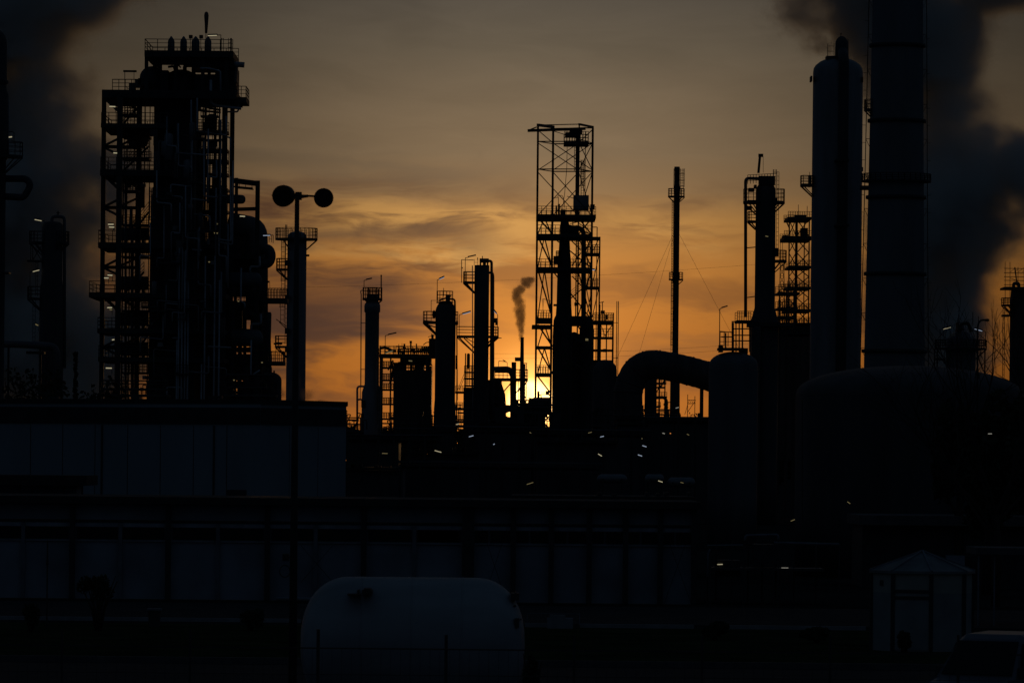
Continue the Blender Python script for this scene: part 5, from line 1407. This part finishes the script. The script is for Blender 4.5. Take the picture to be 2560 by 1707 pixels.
for x0, x1, y0, d, lb, mt in ((865, 1010, 1168, 470, 'low dark shed just right of the pale hall', 'wall_base'), (1010, 1200, 1128, 520, 'dark block shed under the second and third columns', 'vessel_dark'),
                          (1195, 1345, 1056, 590, 'dark block shed below the smoking stack', 'vessel_dark'), (1340, 1545, 1100, 530, 'dark block shed below the lattice tower', 'vessel_dark'),
                          (1540, 1790, 1042, 600, 'dark block shed below the arched duct', 'vessel_dark'), (868, 1000, 1092, 600, 'dark shed behind the slim leftmost column', 'vessel_dark'), (1280, 1740, 1240, 320, 'flat roofed low shed just behind the right half of the long building', 'wall_base')):
    T('plant_shed', lb, 'shed', (x0 + x1) / 2, d, G_BX)
    M().pbox(x0, y0, x1, y0 + 6, -.6, 12.5).build('roof', 'roof_dark')
    a, b = p(x0 + 3, y0 + 6), p(x1 - 3, y0 + 6); m = M(); m.box(((a.x + b.x) / 2, d + 6, a.z / 2), ((b.x - a.x) / 2, 6, a.z / 2 - .02)); m.build('wall', mt)
    m = M()
    for i in range(6):
        x = rnd.uniform(x0 + 10, x1 - 10); m.pbox(x, y0 - rnd.uniform(4, 10), x + rnd.uniform(5, 14), y0 - .2, 1, 4)
    m.build('roof_vent', 'steel')
G_D = 'pale drums lying in the dark yard'
for x0, x1, y, r, lb in ((1492, 1568, 1196, 11, 'faint pale drum lying behind the long building, longest of three'), (1612, 1660, 1196, 11, 'faint pale drum with elbow, middle of three'), (1668, 1738, 1205, 12, 'faint pale drum nearest the domed tank')):
    T('yard_drum', lb, 'drum', (x0 + x1) / 2, 400, G_D)
    a, b = p(x0, y), p(x1, y); k = s()
    M().tube([a, a.lerp(b, .06), a.lerp(b, .15), a.lerp(b, .85), a.lerp(b, .94), b], [2 * k, r * .75 * k, r * k, r * k, r * .75 * k, 2 * k], 16).build('shell', 'clad')
    M().pbox(x0 + 12, y, x0 + 16, y + 60, -.5, .5).pbox(x1 - 16, y, x1 - 12, y + 60, -.5, .5).build('support', 'steel')
G_P = 'pipe runs of the right hand yard'
for pts, r, lb in (([(1768, 1363), (1858, 1362)], 2.2, 'thin pale pipe run right of the long building'), ([(1862, 1352), (1864, 1338), (1945, 1336), (1946, 1350)], 3, 'raised pale pipe bridge in the right yard'), ([(1935, 1356), (2098, 1360)], 3.2, 'pale pipe run leading towards the dark shed'), ([(1769, 1440), (1770, 1380), (1776, 1372)], 2.4, 'upright pale bent pipe at the end of the long building')):
    T('pipe_run', lb, 'pipe', pts[0][0], 255, G_P)
    M().pipe(pts, r, bend=6).build('pipe', 'frame_pale')
    m = M()
    for x, y in (pts[0], pts[-1]): m.leg(x, y, 3, 0, 1420)
    m.build('support', 'post_dark')
T('valve_skid', 'dark valve skid with short uprights beside the long building end', 'skid', 1900, 262)
m = M()
for x in (1790, 1830, 1870, 1905, 1940, 1985, 2040): m.leg(x, 1350 + (x % 5) * 8, 4, rnd.uniform(-1, 2), 1420)
m.pbox(1780, 1420, 2060, 1426, -1, 2); m.pbox(1885, 1360, 1945, 1410, 0, 2); m.pbox(1795, 1400, 1850, 1440, 0, 2); m.build('frame', 'post_dark')

# ---- tangles of small pipework along the skyline
G_K = 'pipework tangles along the skyline'
def tangle(label, x0, x1, y, d, seed, hmax, n):
    r_ = random.Random(seed); T('pipe_cluster', label, 'pipework', (x0 + x1) / 2, d, G_K)
    for j in range(3):
        z = y - hmax * (.25 + .22 * j) + r_.uniform(-3, 3)
        M().pipe([(x0 + r_.uniform(0, 12), z), (x1 - r_.uniform(0, 12), z + (x1 - x0) * .0096)], r_.uniform(1.2, 2.6), v=j).build('header_pipe', 'vessel_dark')
    m = M()
    for i in range(n):
        x = r_.uniform(x0, x1); h = hmax * r_.uniform(.3, 1); w = r_.choice((1.3, 1.8, 2.4, 4)); v = r_.uniform(0, 3)
        m.pbar(x, y + 40, x, y - h, w, v)
        t = r_.random()
        if t < .35: m.pbar(x - 5, y - h, x + 5, y - h, 1.6, v)
        elif t < .6: m.pbox(x - 3.5, y - h, x + 4, y - h + r_.uniform(5, 12), v, v + .6)
        elif t < .8: m.pipe([(x, y - h), (x, y - h - 4), (x + r_.choice((-9, 9)), y - h - 4), (x + r_.choice((-9, 9)), y)], 1.3, v=v)
    m.build('riser_pipe', 'steel')
    M().rail([(x0, y, 1), (x1, y + (x1 - x0) * .0096, 1)], 15, max(4, int((x1 - x0) / 9)), .06).build('railing', 'steel')
    M().pbox(x0, y, x1, y + 6, 0, 4).build('platform', 'vessel_dark')
    for x in (x0 + 3, x1 - 3): M().leg(x, y + 5, 3, 1, 1090).build('leg', 'steel')
tangle('tangle of pipes and valves directly left of the sun', 1222, 1262, 1000, 660, 2, 50, 14)
tangle('tangle of pipes with railing straight under the sun', 1286, 1384, 1028, 625, 3, 38, 24)
tangle('pipe tangle on the block of the square valve structure', 982, 1080, 925, 664, 12, 26, 22)
tangle('pipe tangle between slim leftmost column and hall', 866, 908, 1074, 610, 4, 46, 9)
tangle('pipe tangle under the square valve structure', 945, 1090, 1085, 600, 5, 60, 24)
tangle('pipe tangle between thick second column and its slim neighbour', 1136, 1190, 1062, 615, 6, 58, 12)
tangle('pipe tangle right of the lattice tower foot', 1480, 1620, 1060, 600, 7, 50, 22)
tangle('pipe tangle under the arched duct beside the conifers', 1600, 1700, 1046, 640, 8, 34, 14)
tangle('pipe tangle low on the left of the big structure foot', 250, 420, 985, 505, 9, 50, 20)
tangle('pipe tangle at the annexe foot', 560, 690, 985, 505, 10, 70, 22)
# ---- free standing yard lamps
G_L = 'tube lamps scattered through the plant'
LL = [(1178, 1090, 15, -15, 'tube_cool', 'cold white tilted tube lamp low under the tallest slim column', 500), (1095, 1128, 22, 15, 'tube_warm', 'long yellowish lamp tilted down at the foot of the thick second column', 490),
      (1144, 1060, 10, -12, 'tube_warm', 'pale lamp in the narrow orange gap between second and third columns', 560), (1235, 1110, 5, -30, 'tube_cool', 'tiny cold lamp right of the cold tilted lamp', 520),
      (1327, 1082, 9, 28, 'tube_dim', 'dim yellow lamp left of the sun glints', 540), (1475, 1081, 12, -15, 'tube_dim', 'dim yellowish lamp at the lattice tower foot, tilted up', 500), (1505, 1091, 12, -13, 'tube_cool', 'cold white lamp right of the lattice tower foot', 500),
      (1500, 1137, 14, 32, 'tube_warm', 'yellow lamp steeply tilted, below the lattice tower', 450), (1611, 1115, 14, 19, 'tube_cool', 'upper of two parallel cold lamps right of the lattice tower', 470), (1600, 1138, 14, 19, 'tube_cool', 'lower of two parallel cold lamps right of the lattice tower', 460),
      (1659, 1083, 8, 16, 'tube_white', 'small white lamp left of a tiny orange one', 520), (1720, 1086, 8, 26, 'tube_dim', 'dim yellow lamp below the orange gap', 520), (1693, 1019, 10, -16, 'tube_white', 'pale lamp before the flare stack foot', 560),
      (1676, 1083, 3, 0, 'spark_orange', 'tiny orange lamp spot under the arched duct', 520), (1605, 1096, 3, 0, 'tube_dim', 'speck of light above the two parallel cold lamps', 500), (1651, 1203, 15, 17, 'tube_warm', 'yellow lamp on the middle pale drum', 395),
      (1705, 1206, 10, 15, 'tube_dim', 'dim yellow lamp on the drum by the domed tank', 395), (1800, 1410, 17, -2, 'tube_warm', 'level yellow lamp near the end of the long building', 262), (1962, 1419, 22, 0, 'tube_white', 'level white lamp in the right yard', 262),
      (1982, 1300, 14, -22, 'tube_dim', 'dim tilted lamp above the pipe run', 320), (2122, 1256, 11, 32, 'tube_dim', 'faint tilted lamp over the dark shed left end', 320), (2475, 1084, 12, 0, 'tube_white', 'short white lamp dash among the dark trees', 280),
      (1930, 1425, 9, 5, 'tube_dim', 'faint stub of light left of the level white lamp', 264), (962, 1133, 18, 2, 'tube_dim', 'barely lit lamp on the low shed beside the pale hall', 468), (1325, 1208, 22, -18, 'tube_dim', 'barely lit long lamp above the long building roof', 330)]
for x, y, ln, an, mt, lb, d in LL:
    ln = max(3, ln * .78)
    T('yard_lamp', lb, 'lamp', x, d, G_L)
    a = R(an); dx, dy = math.cos(a) * ln / 2, math.sin(a) * ln / 2
    sgn = 1 if an <= 0 else -1
    M().leg(x - sgn * (dx + 4), y + 8, 1.6, .1, y + 60).pbar(x - sgn * (dx + 4), y + 9, x - sgn * dx, y - 2.5 - sgn * -dy * 1, 1.4, .05).build('pole', 'steel')
    M().pbar(x - dx, y - dy - 2.4, x + dx, y + dy - 2.4, 2.6, .02).build('housing', 'steel')
    M().pbar(x - dx, y - dy, x + dx, y + dy, 1.7 if mt == 'tube_dim' else 2.0, -.04).build('light_tube', mt)

# ---- far wires and wood
T('power_line', 'faint overhead wires sagging far behind the columns', 'power line', 1250, 1350)
m = M()
for (x0, y0, x1, y1) in ((560, 722, 2230, 632), (1203, 884, 2230, 822), (1203, 896, 2230, 834)):
    A, B = p(x0, y0), p(x1, y1)
    m.tube([A.lerp(B, i / 16) - Vector((0, 0, 1.6 * (1 - (i / 8 - 1) ** 2))) for i in range(17)], .02, 4)
m.build('wire', 'cable')
for x, y in ((560, 722), (1203, 884), (2230, 632)): M().leg(x, y - 4, 3, 0, 900).build('pylon_pole', 'steel')
ROOT = None; D = 1700
m = M()
for i in range(9000):
    x = rnd.uniform(-300, 2860); c_ = p(x, 1084 + 7 * math.sin(x * .02) + 4 * math.sin(x * .071), rnd.uniform(-40, 40)); c_.z = rnd.uniform(.0, 1) ** .7 * c_.z
    leafcloud(m, c_, 1.2, 1.2, 1.2, 1, 2.2, 0)
solo(m.build('wood', 'leaf', None), 'far dark wood along the horizon', 'wood', kind='stuff')
# ================================================================ SMOKE
def plume(name, label, d, depth, blobs, dens, nscale, namp, col, soft=(.0, .35), warp=1.0, wscale=.5):
    """smoke cloud: a box holding a noise-broken union of ellipsoids [(x, y, rx, ry) in pixels]"""
    global D
    D = d
    x0 = min(b[0] - b[2] * 1.5 for b in blobs); x1 = max(b[0] + b[2] * 1.5 for b in blobs)
    y0 = min(b[1] - b[3] * 1.5 for b in blobs); y1 = max(b[1] + b[3] * 1.5 for b in blobs)
    c = p((x0 + x1) / 2, (y0 + y1) / 2); k = s()
    hx, hz = (x1 - x0) / 2 * k, (y1 - y0) / 2 * k
    zlow = max(c.z - hz, .5)
    me = bpy.data.meshes.new(name); m = MB(); m.box((0, 0, (zlow + c.z + hz) / 2 - c.z), (hx, depth / 2, (c.z + hz - zlow) / 2))
    me.from_pydata([tuple(q) for q in m.v], [], m.f); o = bpy.data.objects.new(name, me); o.location = c; COL.objects.link(o)
    mt = bpy.data.materials.new(name); mt.use_nodes = True; nt = E.nt = mt.node_tree; nt.nodes.clear()
    out = nt.nodes.new('ShaderNodeOutputMaterial'); vol = nt.nodes.new('ShaderNodeVolumePrincipled')
    nt.links.new(vol.outputs[0], out.inputs['Volume'])
    tcn = nt.nodes.new('ShaderNodeTexCoord'); sp_ = nt.nodes.new('ShaderNodeSeparateXYZ'); nt.links.new(tcn.outputs['Object'], sp_.inputs[0])
    x, y, z = (E(sp_.outputs[i]) for i in range(3))
    # billows: the cloud's own coordinates are pushed about by large soft noise, then broken up by fine noise
    wa = noise(tcn.outputs['Object'], nscale * wscale, 2, .5); 
    sh = nt.nodes.new('ShaderNodeVectorMath'); sh.operation = 'ADD'; nt.links.new(tcn.outputs['Object'], sh.inputs[0]); sh.inputs[1].default_value = (37, 11, 53)
    wb = noise(sh.outputs[0], nscale * wscale, 2, .5)
    big = warp / nscale
    xw, zw = x + (wa - .5) * big, z + (wb - .5) * big
    nz = noise(comb(xw, y * .3, zw), nscale, 7, .62, .2)
    f = None
    for bx, by, brx, bry in blobs:
        q = p(bx, by) - c
        u, w, v = (xw - q.x) * (1 / (brx * k)), (zw - q.z) * (1 / (bry * k)), y * (1 / (depth * .5))
        g = 1 - E.op('SQRT', u * u + w * w + v * v)
        f = g if f is None else E.op('SMOOTH_MAX', f, g, .25)
    fld = f + (nz - .5) * namp
    rho = sstep(fld, soft[0], soft[1])
    edge = 1 - mx(E.op('ABSOLUTE', x) * (1 / hx), mx(E.op('ABSOLUTE', z) * (1 / hz), E.op('ABSOLUTE', y) * (2 / depth)))
    rho = rho * rho * dens * sstep(edge, 0, .06)
    nt.links.new(rho.s, vol.inputs['Density'])
    vol.inputs['Color'].default_value = (*col, 1); vol.inputs['Anisotropy'].default_value = 0
    me.materials.append(mt)
    solo(o, label, 'smoke', kind='stuff')
    return o
SMK = (.95, .96, .94)
plume('smoke', 'dark blue smoke bank filling the upper left behind the big structure', 720, 40,
      [(-60, 100, 330, 380), (-40, 480, 370, 460), (60, 880, 380, 360), (150, -20, 220, 120)], .6, .10, 2.2, SMK, (-.18, .68), .6)
plume('smoke', 'dark smoke plume leaning behind the chimney on the right', 640, 34,
      [(2370, 830, 135, 330), (2385, 500, 190, 290), (2320, 170, 180, 260), (2190, 0, 250, 200), (2480, -40, 200, 90), (2550, 400, 100, 110), (2290, 560, 110, 380)], .6, .115, 2.2, SMK, (-.18, .68), .6)
plume('smoke', 'thin curl of grey smoke above the short stack near the sun', 722, 3.0,
      [(1304, 828, 7, 26), (1304, 798, 11, 24), (1301, 775, 14, 24), (1296, 755, 16, 26), (1291, 738, 14, 22), (1300, 722, 13, 16), (1312, 708, 16, 14), (1324, 700, 14, 10)], 0.8, .85, 1.95, (.42, .36, .36), (-.35, .4), .7)
plume('steam', 'pale wisp of steam at the foot of the white capped column', 545, 4,
      [(700, 985, 28, 30), (735, 960, 22, 45), (770, 990, 26, 28), (805, 1002, 22, 12)], .3, .4, 1.3, (.6, .5, .45), (.05, .7), .8)
plume('steam', 'faint steam drifting past the pipe platform in front of the sun', 690, 5,
      [(1320, 990, 24, 40), (1308, 935, 16, 30)], .10, .4, 1.2, (.6, .45, .35), (.05, .6), .6)
